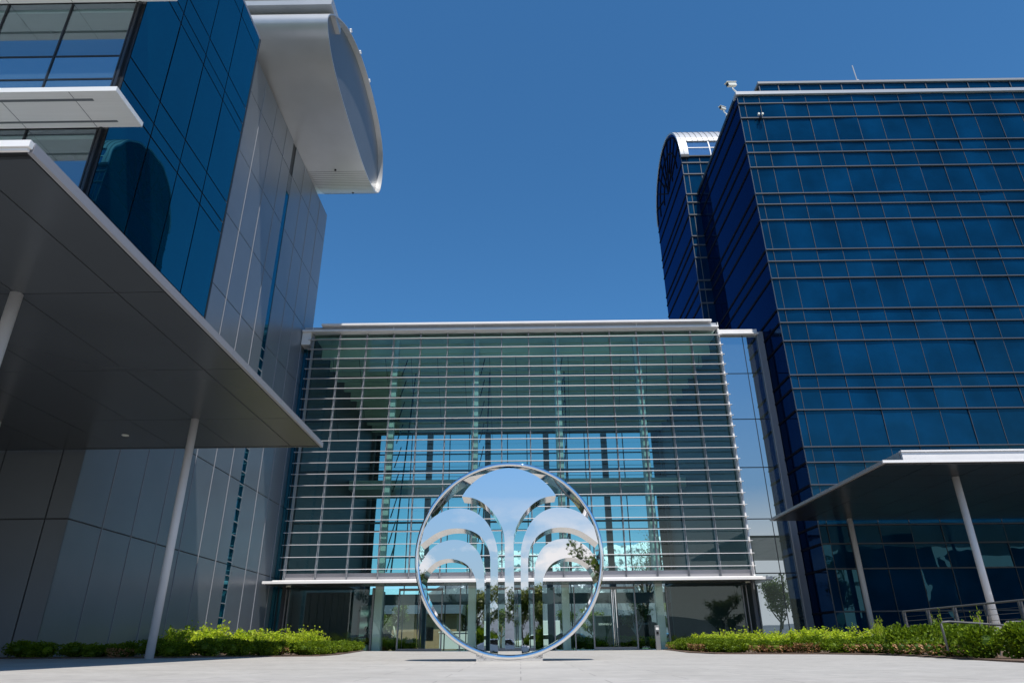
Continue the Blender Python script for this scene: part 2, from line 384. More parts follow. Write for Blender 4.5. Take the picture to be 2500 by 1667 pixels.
# inside
obj('ceiling', MB().box(-13.1, 12.9, 40.05, BY, 18.6, 18.7), M['ceil'], hall)
for k in range(9):
    y = 41.6 + 2.1 * k
    obj('ceiling_beam', MB().box(-13.1, 12.9, y, y + .25, 17.9, 18.59), M['beam'], hall)
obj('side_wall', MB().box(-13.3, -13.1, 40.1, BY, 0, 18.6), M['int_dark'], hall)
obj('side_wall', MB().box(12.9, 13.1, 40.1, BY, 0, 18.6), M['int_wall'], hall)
obj('floor', MB().box(-13.1, 12.9, 40.05, 61, -.06, .01), M['int_floor'], hall)
for k in range(1, 5):
    x = HX0 + 5.235 * k + .05
    obj('column', MB().box(x - .21, x + .21, 40.35, 40.75, 0, 18.6), M['int_col'], hall)
for k in range(0, 6):
    x = -13.2 + 5.2 * k + .1
    obj('rear_column', MB().box(x - .25, x + .25, BY - .5, BY, 0, 18.6), M['int_wall'], hall)
rm = MB()
for k in range(5):
    for a in (1.75, 3.5): rm.box(-13.1 + 5.2 * k + a - .04, -13.1 + 5.2 * k + a + .04, BY, BY + .1, 0, 18)
obj('rear_mullion', rm, M['dark'], hall)
rt = MB()
for z in (16.1, 14.6, 13.4, 9.4, 7.2): rt.box(-13.1, 12.9, BY + .11, BY + .18, z - .05, z + .05)
obj('rear_transom', rt, M['dark'], hall)
obj('rear_glass', MB().quad((-13.1, BY + .05, 0), (12.9, BY + .05, 0), (12.9, BY + .05, 18), (-13.1, BY + .05, 18)), M['clear2'], hall)
obj('rear_spandrel', MB().box(-13.1, 12.9, BY - .2, BY + .2, 3.45, 4.25).box(-13.1, 12.9, BY - .2, BY + .2, 17.9, 18.6), M['int_wall'], hall)
obj('rear_wall', MB().box(-13.1, -12.5, BY + .2, BY + .35, 0, 18.6).box(12.1, 12.9, BY + .2, BY + .35, 0, 18.6), M['int_dark'], hall)
br = obj('bridge', MB().box(-13.1, 12.9, 52, 55.5, 11.35, 12.05), M['ceil'], hall)
bl = MB()
for k in range(12): bl.tube([(-11.5 + 2.1 * k, 53.6, 11.33), (-11.5 + 2.1 * k, 53.6, 11.352)], .07, 8)
obj('downlight', bl, M['white'], br)
rail = MB()
for k in range(4): rail.tube([(-13, 52.05, 12.3 + .25 * k), (12.8, 52.05, 12.3 + .25 * k)], .015, 6)
obj('handrail', rail, M['dark'], br)
# hanging cables and truss rods behind the glass
for k in range(1, 5):
    x = HX0 + 5.235 * k + .05
    tr = MB()
    for q in range(9):
        z0 = 4.2 + q * 1.55
        tr.tube([(x + .5, 41.3 + .12 * q, z0 + 1.4), (x + .25, 40.8 + .12 * q, z0)], .035, 6)
    tr.tube([(x + .45, 41.2, 4.2), (x + .75, 44.5, 17.9)], .05, 6)
    obj('truss_rod', tr, M['dark'], hall)
cb = MB()
for k in range(15):
    x = MX[k] + .9
    cb.tube([(x, 41.5, 17.9), (x + .1, 44.5, 13 + (k % 3))], .015, 5)
obj('cable', cb, M['dark'], hall)
# lower storey: glazing, doors, added dark sheets
LZ = 3.22
for (a, b) in ((-12.85, -8.2), (8.15, 12.3)):
    obj('shopfront_glass', MB().quad((a, 40, .05), (b, 40, .05), (b, 40, LZ), (a, 40, LZ)), M['clear'], hall)
for (a, b) in ((-8.1, -6.72), (-4.28, -1.22), (.78, 3.98), (6.38, 8.05)):
    obj('side_light', MB().quad((a, 40.1, .03), (b, 40.1, .03), (b, 40.1, LZ), (a, 40.1, LZ)), M['door_glass'], hall)
for x in (-13.0, -12.82, -8.15, -6.69, -4.31, -3.3, -2.2, -1.19, .75, 1.9, 3.0, 4.01, 6.35, 8.1, 12.33, 12.55):
    obj('door_frame', MB().box(x - .03, x + .03, 39.93, 40.15, 0, LZ), M['steel'], hall)
for (a, b) in ((-6.66, -4.34), (-1.16, .72), (4.04, 6.32)):
    d = obj('door', MB().box(a, b, 40.0, 40.12, LZ - .12, LZ), M['steel'], hall)
    obj('bottom_rail', MB().box(a, b, 40.0, 40.12, .02, .16), M['steel'], d)
    mid = (a + b) / 2
    for (p, q) in ((a + .01, mid - .01), (mid + .01, b - .01)):
        obj('leaf_glass', MB().quad((p, 40.06, .16), (q, 40.06, .16), (q, 40.06, LZ - .12), (p, 40.06, LZ - .12)), M['door_glass'], d)
    hd = MB()
    for x in (mid - .1, mid + .1, mid):
        hd.tube([(x, 39.93 if x != mid else 40.0, .2), (x, 39.93 if x != mid else 40.0, LZ - .15)], .03, 8)
    obj('pull_handle', hd, M['chrome_edge'], d)
obj('lobby_dark_sheet', MB().box(-12.9, -10.0, 43.4, 43.6, 0, 3.3).box(-8.3, -8.15, 40.4, 43.6, 0, 3.3), M['int_dark'], hall)  # dark sheets added to stand in for the metal wall's reflection
obj('lobby_wall', MB().box(-9.75, -8.75, 44.4, 44.5, 0, 2.6), M['int_light'], hall)
obj('right_dark_sheet', MB().box(9.0, 12.9, 43.0, 43.2, 0, 3.4), M['int_dark'], hall)  # dark sheet added to stand in for the mountain reflection
obj('lobby_sun_block', MB().box(-13.1, -9.9, 40.05, 43.8, 3.45, 3.55), M['int_wall'], hall)  # this slab and the next are added to block sunlight from above
obj('lobby_sun_block', MB().box(8.9, 12.9, 40.05, 43.8, 3.45, 3.55), M['int_wall'], hall)
obj('left_return_glass', MB().box(-13.88, -13.22, 40.25, 40.35, 0, 18.0), M['blue_up'], hall)
obj('return_mullion', MB().box(-13.56, -13.50, 40.15, 40.249, 0, 18.0), M['dark'], hall)

# entry canopy
can = empty('entry_canopy', (0, 38.9, 3.33), 'thin white canopy running above the glass doors, under the louvred facade', 'canopy')
obj('canopy_slab', MB().box(-13.75, 13.45, 38.0, 39.88, 3.36, 3.50).box(-13.3, 13.0, 38.25, 39.88, 3.502, 3.56), M['white'], can, bevel=.01)
sf = MB()
for k in range(9): sf.box(-13.6 + 3.0 * k, -13.6 + 3.0 * k + 2.97, 38.08, 39.88, 3.335, 3.358)
obj('soffit', sf, M['soffit'], can)
for x, lab in ((-12.63, 'white dome camera under the left end of the thin entry canopy'), (12.4, 'white dome camera under the right end of the thin entry canopy')):
    dc = empty('dome_camera', (x, 39.0, 3.33), lab, 'security camera', 'dome cameras under the entry canopy')
    obj('housing', MB().tube([(x, 39.0, 3.333), (x, 39.0, 3.27)], .13, 14), M['camwhite'], dc)
    obj('dome', MB().sphere((x, 39.0, 3.265), .09, .09, .09, 12, 8), M['lens'], dc, smooth=True)

# reflective glazed bay right of the hall
bay = empty('glazed_bay', (14.3, 40, 0), 'flat pale mirror-glass bay between the louvred hall and the blue tower', 'building')
obj('bay_core', MB().box(13.15, 15.75, 40.12, 46, 0, 18.5), M['dark'], bay)
zz = [.05, 3.85, 6.83, 9.84, 12.84, 15.85, 18.5]
for i in range(6):
    for (a, b) in ((13.1, 14.59), (14.64, 15.52)):
        t = rnd.uniform(-.003, .003)
        obj('mirror_pane', MB().quad((a, 40 + t, zz[i] + .03), (b, 40 - t, zz[i] + .03), (b, 40 - t, zz[i + 1] - .03), (a, 40 + t, zz[i + 1] - .03)), M['coated'], bay)
obj('bay_joint', MB().box(13.1, 15.55, 40.02, 40.1, 0, 18.5), M['dark'], bay)
obj('bay_coping', MB().box(13.0, 15.55, 39.8, 46, 18.56, 18.85).box(13.0, 15.62, 39.7, 46, 18.5, 18.558), M['white'], bay)
obj('end_trim', MB().box(15.55, 15.61, 39.85, 40.1, 0, 18.5).box(15.63, 15.97, 39.95, 40.3, 0, 18.75), M['fascia'], bay)

# ------------------------------------------------------------------ left wing: metal block with vault, blue glass volume
WX = -13.9
wing = empty('metal_wing', (-20, 30, 0), 'tall grey metal-panelled building with a vaulted overhanging roof, beside the glass hall', 'building')
obj('wall_core', MB().box(-45, WX - .05, 21.13, 41.45, -.1, 29.3), M['joint'], wing)
vy = [21.08, 22.93, 24.77, 26.61, 28.50, 30.34, 32.17, 33.50, 34.03, 35.89, 37.65, 39.6, 41.5]
hz = [-.1, 3.88, 7.82, 11.66, 15.5, 19.33, 23.17, 27.05, 29.35]
g = .022
for i in range(len(vy) - 1):
    if i == 7: continue
    mb = MB()
    for k in range(len(hz) - 1): mb.box(WX - .045, WX, vy[i] + g, vy[i + 1] - g, hz[k] + g, hz[k + 1] - g)
    obj('side_panel', mb, M['panel'], wing)
    if i not in (0, 8): obj('sun_catch_fin', MB().box(WX - .03, WX + .022, vy[i] - .008, vy[i] + .008, 0, 29.3), M['fin'], wing)  # fins added so the joints catch the sun as bright lines
slot = obj('slot_window', MB().box(WX - .049, WX - .03, 33.5, 34.03, .2, 25.6), M['blue_up'], wing)
for k in range(24): obj('glazing_bar', MB().box(WX - .03, WX - .004, 33.52, 34.01, .9 + .62 * k, .9 + .62 * k + .045), M['mull'], slot)
gl = MB()
for k in range(9): gl.box(WX - .03, WX + .0, 33.52, 34.01, 25.62 + .15 * k, 25.62 + .15 * k + .12)
obj('grille', gl, M['panel2'], slot)
fx = [WX, -14.61, -16.47, -18.33, -20.19, -22.05, -23.9, -25.8, -27.7, -29.6]
for i in range(len(fx) - 1):
    mb = MB()
    for k in range(4): mb.box(fx[i + 1] + g, fx[i] - (g if i else .0), 21.08, 21.12, hz[k] + g, hz[k + 1] - g)
    obj('front_panel', mb, M['panel2'], wing)
# vaulted roof: lens-shaped profile in the depth/height plane
prof = [(26.0, 31.3), (26.35, 30.7), (26.9, 30.25), (27.7, 29.86), (28.8, 29.6), (30.4, 29.42), (32.2, 29.34), (34.2, 29.32), (36.2, 29.36), (38.0, 29.56), (39.4, 29.92), (40.4, 30.40), (41.05, 31.0),
        (41.4, 31.9), (41.5, 32.9), (41.35, 33.8), (40.95, 34.7), (40.2, 35.35), (39.0, 35.8), (37.4, 36.08), (35.4, 36.15), (33.5, 36.0), (31.6, 35.5), (29.8, 34.8), (28.2, 33.75), (27.0, 32.75), (26.3, 31.95)]
def smooth_prof(p, it=2):
    for _ in range(it):
        q = []
        for i in range(len(p)):
            a, b = p[i], p[(i + 1) % len(p)]
            q += [(.75 * a[0] + .25 * b[0], .75 * a[1] + .25 * b[1]), (.25 * a[0] + .75 * b[0], .25 * a[1] + .75 * b[1])]
        p = q
    return p
pf = smooth_prof(prof)
XE = -10.05
cy, cz = 34, 32.6
def inset(p, d):
    out = []
    n = len(p)
    for i in range(n):
        a = Vector(p[i - 1]); b = Vector(p[(i + 1) % n]); t = (b - a).normalized(); nrm = Vector((-t.y, t.x))
        out.append(tuple(Vector(p[i]) + nrm * d))
    return out
s_test = inset(pf, .1)
sg = 1 if (Vector(s_test[0]) - Vector((cy, cz))).length < (Vector(pf[0]) - Vector((cy, cz))).length else -1
vault = obj('vault_roof', MB().prism_x(pf, -45, XE, caps=False), M['roofm'], wing, smooth=True)
# thick rim (top edge deeper than the underside) and recessed end cap
pin = [.07] * len(pf)
ins = []
for i in range(len(pf)):
    a = Vector(pf[i - 1]); b = Vector(pf[(i + 1) % len(pf)]); t = (b - a).normalized(); nrm = Vector((-t.y, t.x)) * sg
    ins.append(tuple(Vector(pf[i]) + nrm * pin[i]))
rim = MB(); n = len(pf)
rim.add([(XE, y, z) for y, z in pf] + [(XE, y, z) for y, z in ins] + [(XE - .40, y, z) for y, z in ins],
        [(i, (i + 1) % n, n + (i + 1) % n, n + i) for i in range(n)] + [(n + i, n + (i + 1) % n, 2 * n + (i + 1) % n, 2 * n + i) for i in range(n)])
obj('rim', rim, M['roofm'], vault)
obj('end_cap', MB().add([(XE - .36, y, z) for y, z in ins], [tuple(range(n))]), M['panel2'], vault)
seam = MB()
for k, (y, z) in enumerate(prof[1:12]):
    pass
for y in [36.6 + .24 * i for i in range(20)] :
    # thin seams across the underside
    best = None
    for i in range(n):
        (y0, z0), (y1, z1) = pf[i], pf[(i + 1) % n]
        if (y0 - y) * (y1 - y) <= 0 and y0 != y1:
            z = z0 + (z1 - z0) * (y - y0) / (y1 - y0)
            if best is None or z < best: best = z
    if best: seam.box(-13.88, XE - .02, y - .012, y + .012, best - .006, best + .02)
obj('soffit_seam', seam, M['joint'], vault)
obj('ridge_box', MB().box(-45, -10.15, 26.55, 28.6, 33.0, 33.35).box(-45, -10.3, 26.9, 29.0, 33.9, 34.15), M['roofm'], vault)
for (y, z) in ((30.2, 35.0), (32.6, 35.8), (35.4, 36.15)):
    obj('anchor', MB().box(-10.14, -10.05, y - .05, y + .05, z - .05, z + .16).box(-10.14, -10.03, y - .08, y + .16, z + .158, z + .24), M['white'], vault)
sp = MB()
for (x, y) in ((-12.0, 36.35), (-11.7, 39.9)):
    zc = 29.33 if y < 37 else 30.13
    sp.tube([(x, y, zc - .02), (x, y, zc + .06)], .07, 10)
obj('soffit_light', sp, M['lens'], vault)

# blue glass volume of the wing
BXx, BY0, BY1, BZ0, BZ1 = -10.8, 13.9, 20.85, 6.13, 23.87
blue = empty('blue_glass_wing', (-20, 17, 6.4), 'blue glass office volume raised above the left canopy, with white ledges on its front', 'building')
rows = [6.45, 9.3, 9.78, 10.6, 14.05, 14.52, 15.4, 18.72, 19.18, 19.98, 23.12, 23.85]
mys = [13.92, 15.65, 17.36, 19.02, 20.84]
obj('rear_face', MB().box(-45, BXx - .03, 20.70, 20.83, BZ0, BZ1), M['int_wall'], blue)
for i in range(len(rows) - 1):
    mb = MB()
    for j in range(4):
        t = rnd.uniform(-.004, .004); u = rnd.uniform(-.004, .004)
        a, b = mys[j] + .025, mys[j + 1] - .025
        mb.quad((BXx + t, a, rows[i] + .025), (BXx - t, b, rows[i] + .025), (BXx - t + u, b, rows[i + 1] - .025), (BXx + t + u, a, rows[i + 1] - .025))
    obj('window_band', mb, M['blue_up'], blue)
obj('side_backing', MB().box(BXx - .12, BXx - .03, 13.95, 20.7, BZ0, BZ1), M['dark'], blue)
obj('corner_trim', MB().box(BXx - .02, BXx + .02, 20.84, 20.90, BZ0, BZ1), M['dark'], blue)
obj('corner_frame', MB().box(-11.00, BXx - .125, 13.86, 14.0, BZ0, BZ1), M['dark'], blue)
obj('roof', MB().box(-45, BXx - .01, 13.9, 20.84, BZ1, BZ1 + .12), M['fascia'], blue)
fx2 = [-11.05 - 1.89 * k for k in range(11)]
for (zb) in (8.06, 12.80, 17.54):
    # ceiling slab / spandrel / vision for the storey above each ledge
    obj('ledge', MB().box(-32, -9.87, 12.6, 13.88, zb, zb + .14), M['ledge'], blue)
    lj = MB()
    for k in range(11): lj.box(-9.87 - 1.89 * k - 1.2, -9.87 - 1.89 * k - 1.185, 12.62, 13.86, zb - .004, zb + .01)
    lj.box(-32, -10.6, 12.85, 12.93, zb - .005, zb + .01).box(-32, -10.4, 13.62, 13.69, zb - .005, zb + .01)
    obj('ledge_groove', lj, M['panel2'], blue)
    z0 = zb + 1.25
    mb = MB(); mc = MB()
    for k in range(10):
        a, b = fx2[k + 1] + .03, fx2[k] - .03
        mb.quad((a, 13.9, z0 + .02), (b, 13.9, z0 + .02), (b, 13.9, z0 + .46), (a, 13.9, z0 + .46))
        mb.quad((a, 13.9, z0 + .52), (b, 13.9, z0 + .52), (b, 13.9, z0 + 1.32), (a, 13.9, z0 + 1.32))
        mc.quad((a, 13.9, z0 + 1.38), (b, 13.9, z0 + 1.38), (b, 13.9, zb + 4.7), (a, 13.9, zb + 4.7))
    obj('spandrel_band', mb, M['spandrel'], blue)
    obj('vision_band', mc, M['vision'], blue)
    low = MB()
    for k in range(10): low.quad((fx2[k + 1] + .03, 13.9, zb + .15), (fx2[k] - .03, 13.9, zb + .15), (fx2[k] - .03, 13.9, z0 - .02), (fx2[k + 1] + .03, 13.9, z0 - .02))
    obj('sill_band', low, M['spandrel'], blue)
    tr = MB()
    for z in (z0, z0 + .49, z0 + 1.35): tr.box(-32, -11.05, 13.88, 13.96, z - .02, z + .02)
    for k in range(11): tr.box(fx2[k] - .02, fx2[k] + .02, 13.87, 13.96, zb + .15, zb + 4.7)
    obj('window_frame', tr, M['dark'], blue)
    obj('floor_slab', MB().box(-32, -11.1, 14.0, 20.6, z0 + .2, z0 + 1.2), M['int_wall'], blue)
    cl = obj('office_ceiling', MB().box(-32, -11.1, 14.0, 20.6, zb + 4.45, zb + 4.6), M['ceil'], blue)
    dl = MB()
    for k in range(8):
        for yy in (14.7, 17.5): dl.tube([(-12.2 - 1.9 * k, yy, zb + 4.452), (-12.2 - 1.9 * k, yy, zb + 4.42)], .09, 10)
    obj('downlight', dl, M['white'], cl)

obj('canopy_light_block', MB().box(-45, -24, 9.5, 21.0, -.2, 5.95), M['int_dark'], blue)  # unseen mass added to cut sky light under the left canopy
# left canopy
lc = empty('flat_canopy', (-15, 14, 6), 'large flat grey canopy on slim columns projecting below the blue glass wing', 'canopy', 'flat canopies on columns')
obj('roof_slab', MB().box(-32, -6.25, 6.85, 20.65, 6.02, 6.10), M['soffit_dark'], lc)
sxs = [-6.27, -7.14, -8.93, -10.78, -12.62, -14.45, -16.3, -18.1, -20, -22, -24, -26, -28, -32]
sys_ = [6.95, 10.56, 14.22, 17.84, 20.62]
sp = MB()
for i in range(len(sxs) - 1):
    for j in range(4): sp.box(sxs[i + 1] + .013, sxs[i] - .013, sys_[j] + .013, sys_[j + 1] - .013, 5.97, 6.018)
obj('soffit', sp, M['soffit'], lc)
fa = MB().box(-6.24, -6.17, 6.82, 20.78, 5.955, 6.11)
obj('fascia', fa, M['fascia'], lc)
obj('front_fascia', MB().box(-32, -6.17, 6.73, 6.80, 5.99, 6.09).box(-32, -6.2, 6.76, 6.80, 5.95, 5.985), M['white'], lc)
obj('rear_edge', MB().box(-32, -6.25, 20.66, 20.75, 5.96, 6.08), M['soffit'], lc)
for (x, y) in ((-8.93, 10.56), (-8.93, 17.84), (-14.45, 10.56), (-14.45, 17.84), (-8.93, 6.9)):
    if y < 7: continue
    obj('column', MB().tube([(x, y, zg(x, y) - .1), (x, y, 5.972)], .103, 20), M['column'], lc, smooth=True)
obj('downlight', MB().tube([(-11.63, 19.26, 5.972), (-11.63, 19.26, 5.955)], .1, 12), M['camwhite'], lc)

# ------------------------------------------------------------------ right: blue tower
TX, TY, TZ = 16.0, 37.13, 36.1
tower = empty('blue_tower', (26, 42, 0), 'tall dark blue glass office tower with a roof camera, on the right side', 'building')
rowz = [36.10, 35.30, 33.98, 31.85, 30.91, 29.66, 27.50, 26.63, 25.40, 23.16, 22.28, 21.05, 18.89, 17.98, 16.76, 14.57, 13.73, 12.43, 10.26, 9.38, 8.14, 5.98, 5.02, 3.76, 1.7, 0]
cxs = [16.0, 16.44, 17.54] + [19.19 + 1.645 * k for k in range(17)]
obj('tower_core', MB().box(TX + .06, 46, TY + .06, 61, -.1, 36.0), M['dark'], tower)
for i in range(len(rowz) - 1):
    mb = MB()
    for j in range(len(cxs) - 1):
        t = rnd.gauss(0, .014); u = rnd.gauss(0, .014)
        a, b = cxs[j] + .025, cxs[j + 1] - .025
        mb.quad((a, TY + t, rowz[i + 1] + .04), (b, TY - t, rowz[i + 1] + .04), (b, TY - t + u, rowz[i] - .04), (a, TY + t + u, rowz[i] - .04))
    obj('window_band', mb, M['blue'], tower)
    mb = MB()
    mb.quad((TX, TY + .03, rowz[i + 1] + .04), (TX, 61, rowz[i + 1] + .04), (TX, 61, rowz[i] - .04), (TX, TY + .03, rowz[i] - .04))
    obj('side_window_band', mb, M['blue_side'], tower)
    if i: 
        obj('transom', MB().box(TX - .03, cxs[-1], TY - .10, TY + .05, rowz[i] - .033, rowz[i] + .033), M['tmull'], tower)
        obj('side_transom', MB().box(TX - .06, TX + .05, TY + .06, 61, rowz[i] - .055, rowz[i] + .055), M['matte'], tower)
for j, x in enumerate(cxs[:-1]):
    obj('mullion', MB().box(x - .012, x + .012, TY - .035, TY + .05, 0, 36.05), M['tmull'], tower)
obj('coping', MB().box(TX - .1, cxs[-1], TY - .16, TY + .5, 36.09, 36.36), M['alu'], tower)
obj('side_coping', MB().box(TX - .08, TX + .4, TY + .51, 61, 36.09, 36.34), M['dark'], tower)
up = obj('upper_storey', MB().box(19.14, 46, 40.06, 60, 36.2, 39.95), M['dark'], tower)
ub = MB()
ux = [19.1] + [20.57 + 1.63 * k for k in range(15)]
for j in range(len(ux) - 1):
    t = rnd.gauss(0, .005); ub.quad((ux[j] + .03, 40 + t, 36.3), (ux[j + 1] - .03, 40 - t, 36.3), (ux[j + 1] - .03, 40 - t, 39.95), (ux[j] + .03, 40 + t, 39.95))
obj('window_band', ub, M['blue'], up)
ubm = MB()
for x in ux: ubm.box(x - .03, x + .03, 39.94, 40.05, 36.2, 39.95)
obj('mullion', ubm, M['tmull'], up)
obj('coping', MB().box(19.0, 46, 39.85, 60, 39.96, 40.16), M['mull'], up)
obj('mast', MB().tube([(29.55, 44, 39.8), (29.55, 44, 44.3)], .12, 8).tube([(29.5, 44, 44.3), (29.45, 44, 46.0)], .05, 6), M['alu'], up)
# floodlight bracket on the facade
fl = empty('floodlight', (17.27, 36.9, 33.98), 'small black and white floodlight fixed on the blue tower facade near its top corner', 'light')
obj('bracket', MB().box(17.22, 17.32, 36.78, 37.03, 33.7, 33.95), M['lens'], fl)
obj('lamp_head', MB().box(17.08, 17.2, 36.7, 36.85, 33.98, 34.12).box(17.34, 17.46, 36.7, 36.85, 33.98, 34.12), M['camwhite'], fl)

def sec_cam(loc, yaw, pitch, label, s=1.):
    x, y, z = loc
    e = empty('security_camera', (x, y, z), label, 'security camera', 'security cameras on the tower roof')
    ca, sa = math.cos(yaw), math.sin(yaw); cp, sp_ = math.cos(pitch), math.sin(pitch)
    D = Vector((ca * cp, sa * cp, sp_)); L = Vector((-sa, ca, 0)); U = D.cross(L) * -1
    U = L.cross(D) * -1 if (L.cross(D)).z < 0 else L.cross(D)
    c = Vector((x, y, z + .95 * s))
    def bx(l, w, h, o, mi=0):
        mb = MB(); vs = []
        for k in range(8):
            a = (-1 if k & 1 == 0 else 1) * l; b = (-1 if k & 2 == 0 else 1) * w; d = (-1 if k & 4 == 0 else 1) * h
            vs.append(tuple(c + o + D * a + L * b + U * d))
        return mb.add(vs, [(0, 2, 3, 1), (4, 5, 7, 6), (0, 1, 5, 4), (1, 3, 7, 5), (3, 2, 6, 7), (2, 0, 4, 6)])
    obj('sun_shield', bx(.46 * s, .17 * s, .02 * s, U * .17 * s + D * .04 * s), M['camwhite'], e)
    obj('housing', bx(.38 * s, .13 * s, .13 * s, Vector((0, 0, 0))), M['camwhite'], e, bevel=.02)
    obj('lens', bx(.03 * s, .1 * s, .1 * s, D * .41 * s), M['lens'], e)
    obj('arm', MB().tube([tuple(c - U * .13 * s), (x + .04, y, z + .55 * s), (x + .35 * s, y, z + .12 * s), (x + .35 * s, y, z)], .05 * s, 8), M['camwhite'], e)
    obj('base', MB().box(x + .2 * s, x + 1.05 * s, y - .12, y + .12, z, z + .14 * s), M['camwhite'], e)
    return e
sec_cam((15.85, 37.3, 36.37), R(200), R(-18), 'large white security camera on the front roof corner of the blue tower')
sec_cam((15.75, 39.4, 36.35), R(215), R(-15), 'smaller white security camera further back along the blue tower roof edge', .75)

# vaulted blue tower behind
vt = empty('vaulted_tower', (22, 54, 0), 'round-topped blue glass tower with a grey barrel roof, behind the tall blue tower', 'building')
VX, VY0, VY1, VZ = 14.97, 48.7, 59.8, 40.3
vc, vr = (VY0 + VY1) / 2, (VY1 - VY0) / 2
vrow = [40.3, 39.5, 38.25, 36.1, 35.22, 33.94, 31.78, 30.9, 29.66, 27.5, 26.63, 25.4, 23.16, 22.28, 21.05, 18.9]
obj('tower_core', MB().box(VX + .06, 34, VY0 + .06, VY1 - .06, 0, 40.2), M['dark'], vt)
for i in range(len(vrow) - 1):
    mb = MB()
    vx = [VX, 15.42] + [16.58 + 1.645 * k for k in range(9)]
    for j in range(len(vx) - 1):
        t = rnd.gauss(0, .006); mb.quad((vx[j] + .02, VY0 + t, vrow[i + 1] + .03), (vx[j + 1] - .02, VY0 - t, vrow[i + 1] + .03), (vx[j + 1] - .02, VY0, vrow[i] - .03), (vx[j] + .02, VY0, vrow[i] - .03))
    obj('window_band', mb, M['blue'], vt)
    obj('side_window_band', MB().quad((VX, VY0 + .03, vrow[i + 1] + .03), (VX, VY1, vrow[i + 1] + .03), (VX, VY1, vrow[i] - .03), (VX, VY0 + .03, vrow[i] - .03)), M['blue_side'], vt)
    if i:
        obj('transom', MB().box(VX - .02, 31, VY0 - .1, VY0 + .04, vrow[i] - .05, vrow[i] + .05), M['tmull'], vt)
        obj('side_transom', MB().box(VX - .06, VX + .05, VY0 + .05, VY1, vrow[i] - .06, vrow[i] + .06), M['matte'], vt)
for x in vx[:4]:
    obj('mullion', MB().box(x - .025, x + .025, VY0 - .05, VY0 + .04, 18.9, 40.25), M['tmull'], vt)
def arc(a0, a1, r, k=24): return [(vc - r * math.cos(a0 + (a1 - a0) * i / k), VZ + r * math.sin(a0 + (a1 - a0) * i / k)) for i in range(k + 1)]
def shell(x0, x1, a0, a1, r0=vr, r1=vr + .16, k=24):
    o = arc(a0, a1, r1, k); i_ = arc(a0, a1, r0, k)[::-1]
    return o + i_
roof = obj('barrel_roof', MB().prism_x(shell(0, 0, R(19), R(180)), VX - .06, 34), M['roofm'], vt)
obj('roof_edge', MB().prism_x(shell(0, 0, 0, R(19), k=8), VX - .06, 15.6), M['roofm'], roof)
obj('eaves', MB().box(VX - .08, 15.62, VY0 - .26, VY0 + .1, VZ - .28, VZ + .0).box(15.6, 34, VY0 - .14, VY0 + .1, VZ - .14, VZ - .02), M['dark'], roof)
sk = MB()
kk = arc(0, R(19), vr + .05, 2)
vxs = [15.62] + [17.65 + 2.1 * k for k in range(6)]
for j in range(len(vxs) - 1):
    for q in range(2):
        (y0, z0), (y1, z1) = kk[q], kk[q + 1]
        sk.quad((vxs[j] + .04, y0, z0 + .03), (vxs[j + 1] - .04, y0, z0 + .03), (vxs[j + 1] - .04, y1, z1 - .03), (vxs[j] + .04, y1, z1 - .03))
obj('skylight', sk, M['skylight'], roof)
skf = MB()
for x in vxs: skf.prism_x(shell(0, 0, 0, R(19), vr - .02, vr + .1, 4), x - .045, x + .045)
skf.prism_x(shell(0, 0, R(9.2), R(9.9), vr, vr + .09, 2), 15.6, 30)
obj('skylight_frame', skf, M['white'], roof)
rs = MB()
for k in range(26): rs.prism_x(shell(0, 0, R(1) if k < 1 else R(19), R(100), vr + .16, vr + .20, 14), VX + .25 + .5 * k, VX + .29 + .5 * k)
obj('roof_seam', rs, M['panel2'], roof)
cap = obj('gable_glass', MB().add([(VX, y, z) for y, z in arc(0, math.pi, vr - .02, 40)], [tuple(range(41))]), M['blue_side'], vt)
gb = MB()
for rr in (vr * .36, vr * .70, vr - .25):
    a = arc(0, math.pi, rr, 32); b = arc(0, math.pi, rr - .13, 32)
    gb.prism_x(a + b[::-1], VX - .06, VX - .005)
for k in range(1, 10):
    an_ = math.pi * k / 10; c_, s_ = math.cos(an_), math.sin(an_); rr0 = vr * .36 if k % 2 else .2; rr1 = vr - .3
    p0 = (vc - rr0 * c_, VZ + rr0 * s_); p1 = (vc - rr1 * c_, VZ + rr1 * s_); nx_, nz_ = s_ * .06, c_ * .06
    gb.prism_x([(p0[0] - nx_, p0[1] - nz_), (p1[0] - nx_, p1[1] - nz_), (p1[0] + nx_, p1[1] + nz_), (p0[0] + nx_, p0[1] + nz_)], VX - .065, VX - .006)
obj('sunburst_rib', gb, M['matte'], cap)

# right canopy
rc = empty('flat_canopy', (20, 31, 6.2), 'flat dark canopy with a white raised front fascia on slim columns before the blue tower', 'canopy', 'flat canopies on columns')
obj('roof_slab', MB().box(13.56, 40, 24.80, 37.0, 6.25, 6.33), M['soffit_dark'], rc)
sp = MB()
rx = [13.56, 15.25, 17.45, 19.6, 21.8, 24, 26.2, 28.4, 30.6, 33, 40]; ry = [24.8, 26.6, 28.75, 30.5, 32.2, 34.5, 36.98]
for i in range(len(rx) - 1):
    for j in range(len(ry) - 1): sp.box(rx[i] + .012, rx[i + 1] - .012, ry[j] + .012, ry[j + 1] - .012, 6.2, 6.248)
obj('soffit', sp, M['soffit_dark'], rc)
obj('fascia', MB().box(13.42, 13.54, 24.715, 37.05, 6.22, 6.335), M['fascia'], rc)
obj('front_fascia', MB().box(13.42, 40, 24.64, 24.71, 6.24, 6.335), M['white'], rc)
obj('parapet', MB().box(14.45, 40, 25.1, 25.2, 6.335, 6.75).box(14.42, 40, 25.05, 25.25, 6.752, 6.81), M['white'], rc)
obj('parapet_side', MB().box(14.42, 14.50, 25.26, 35.4, 6.335, 6.79), M['alu'], rc)
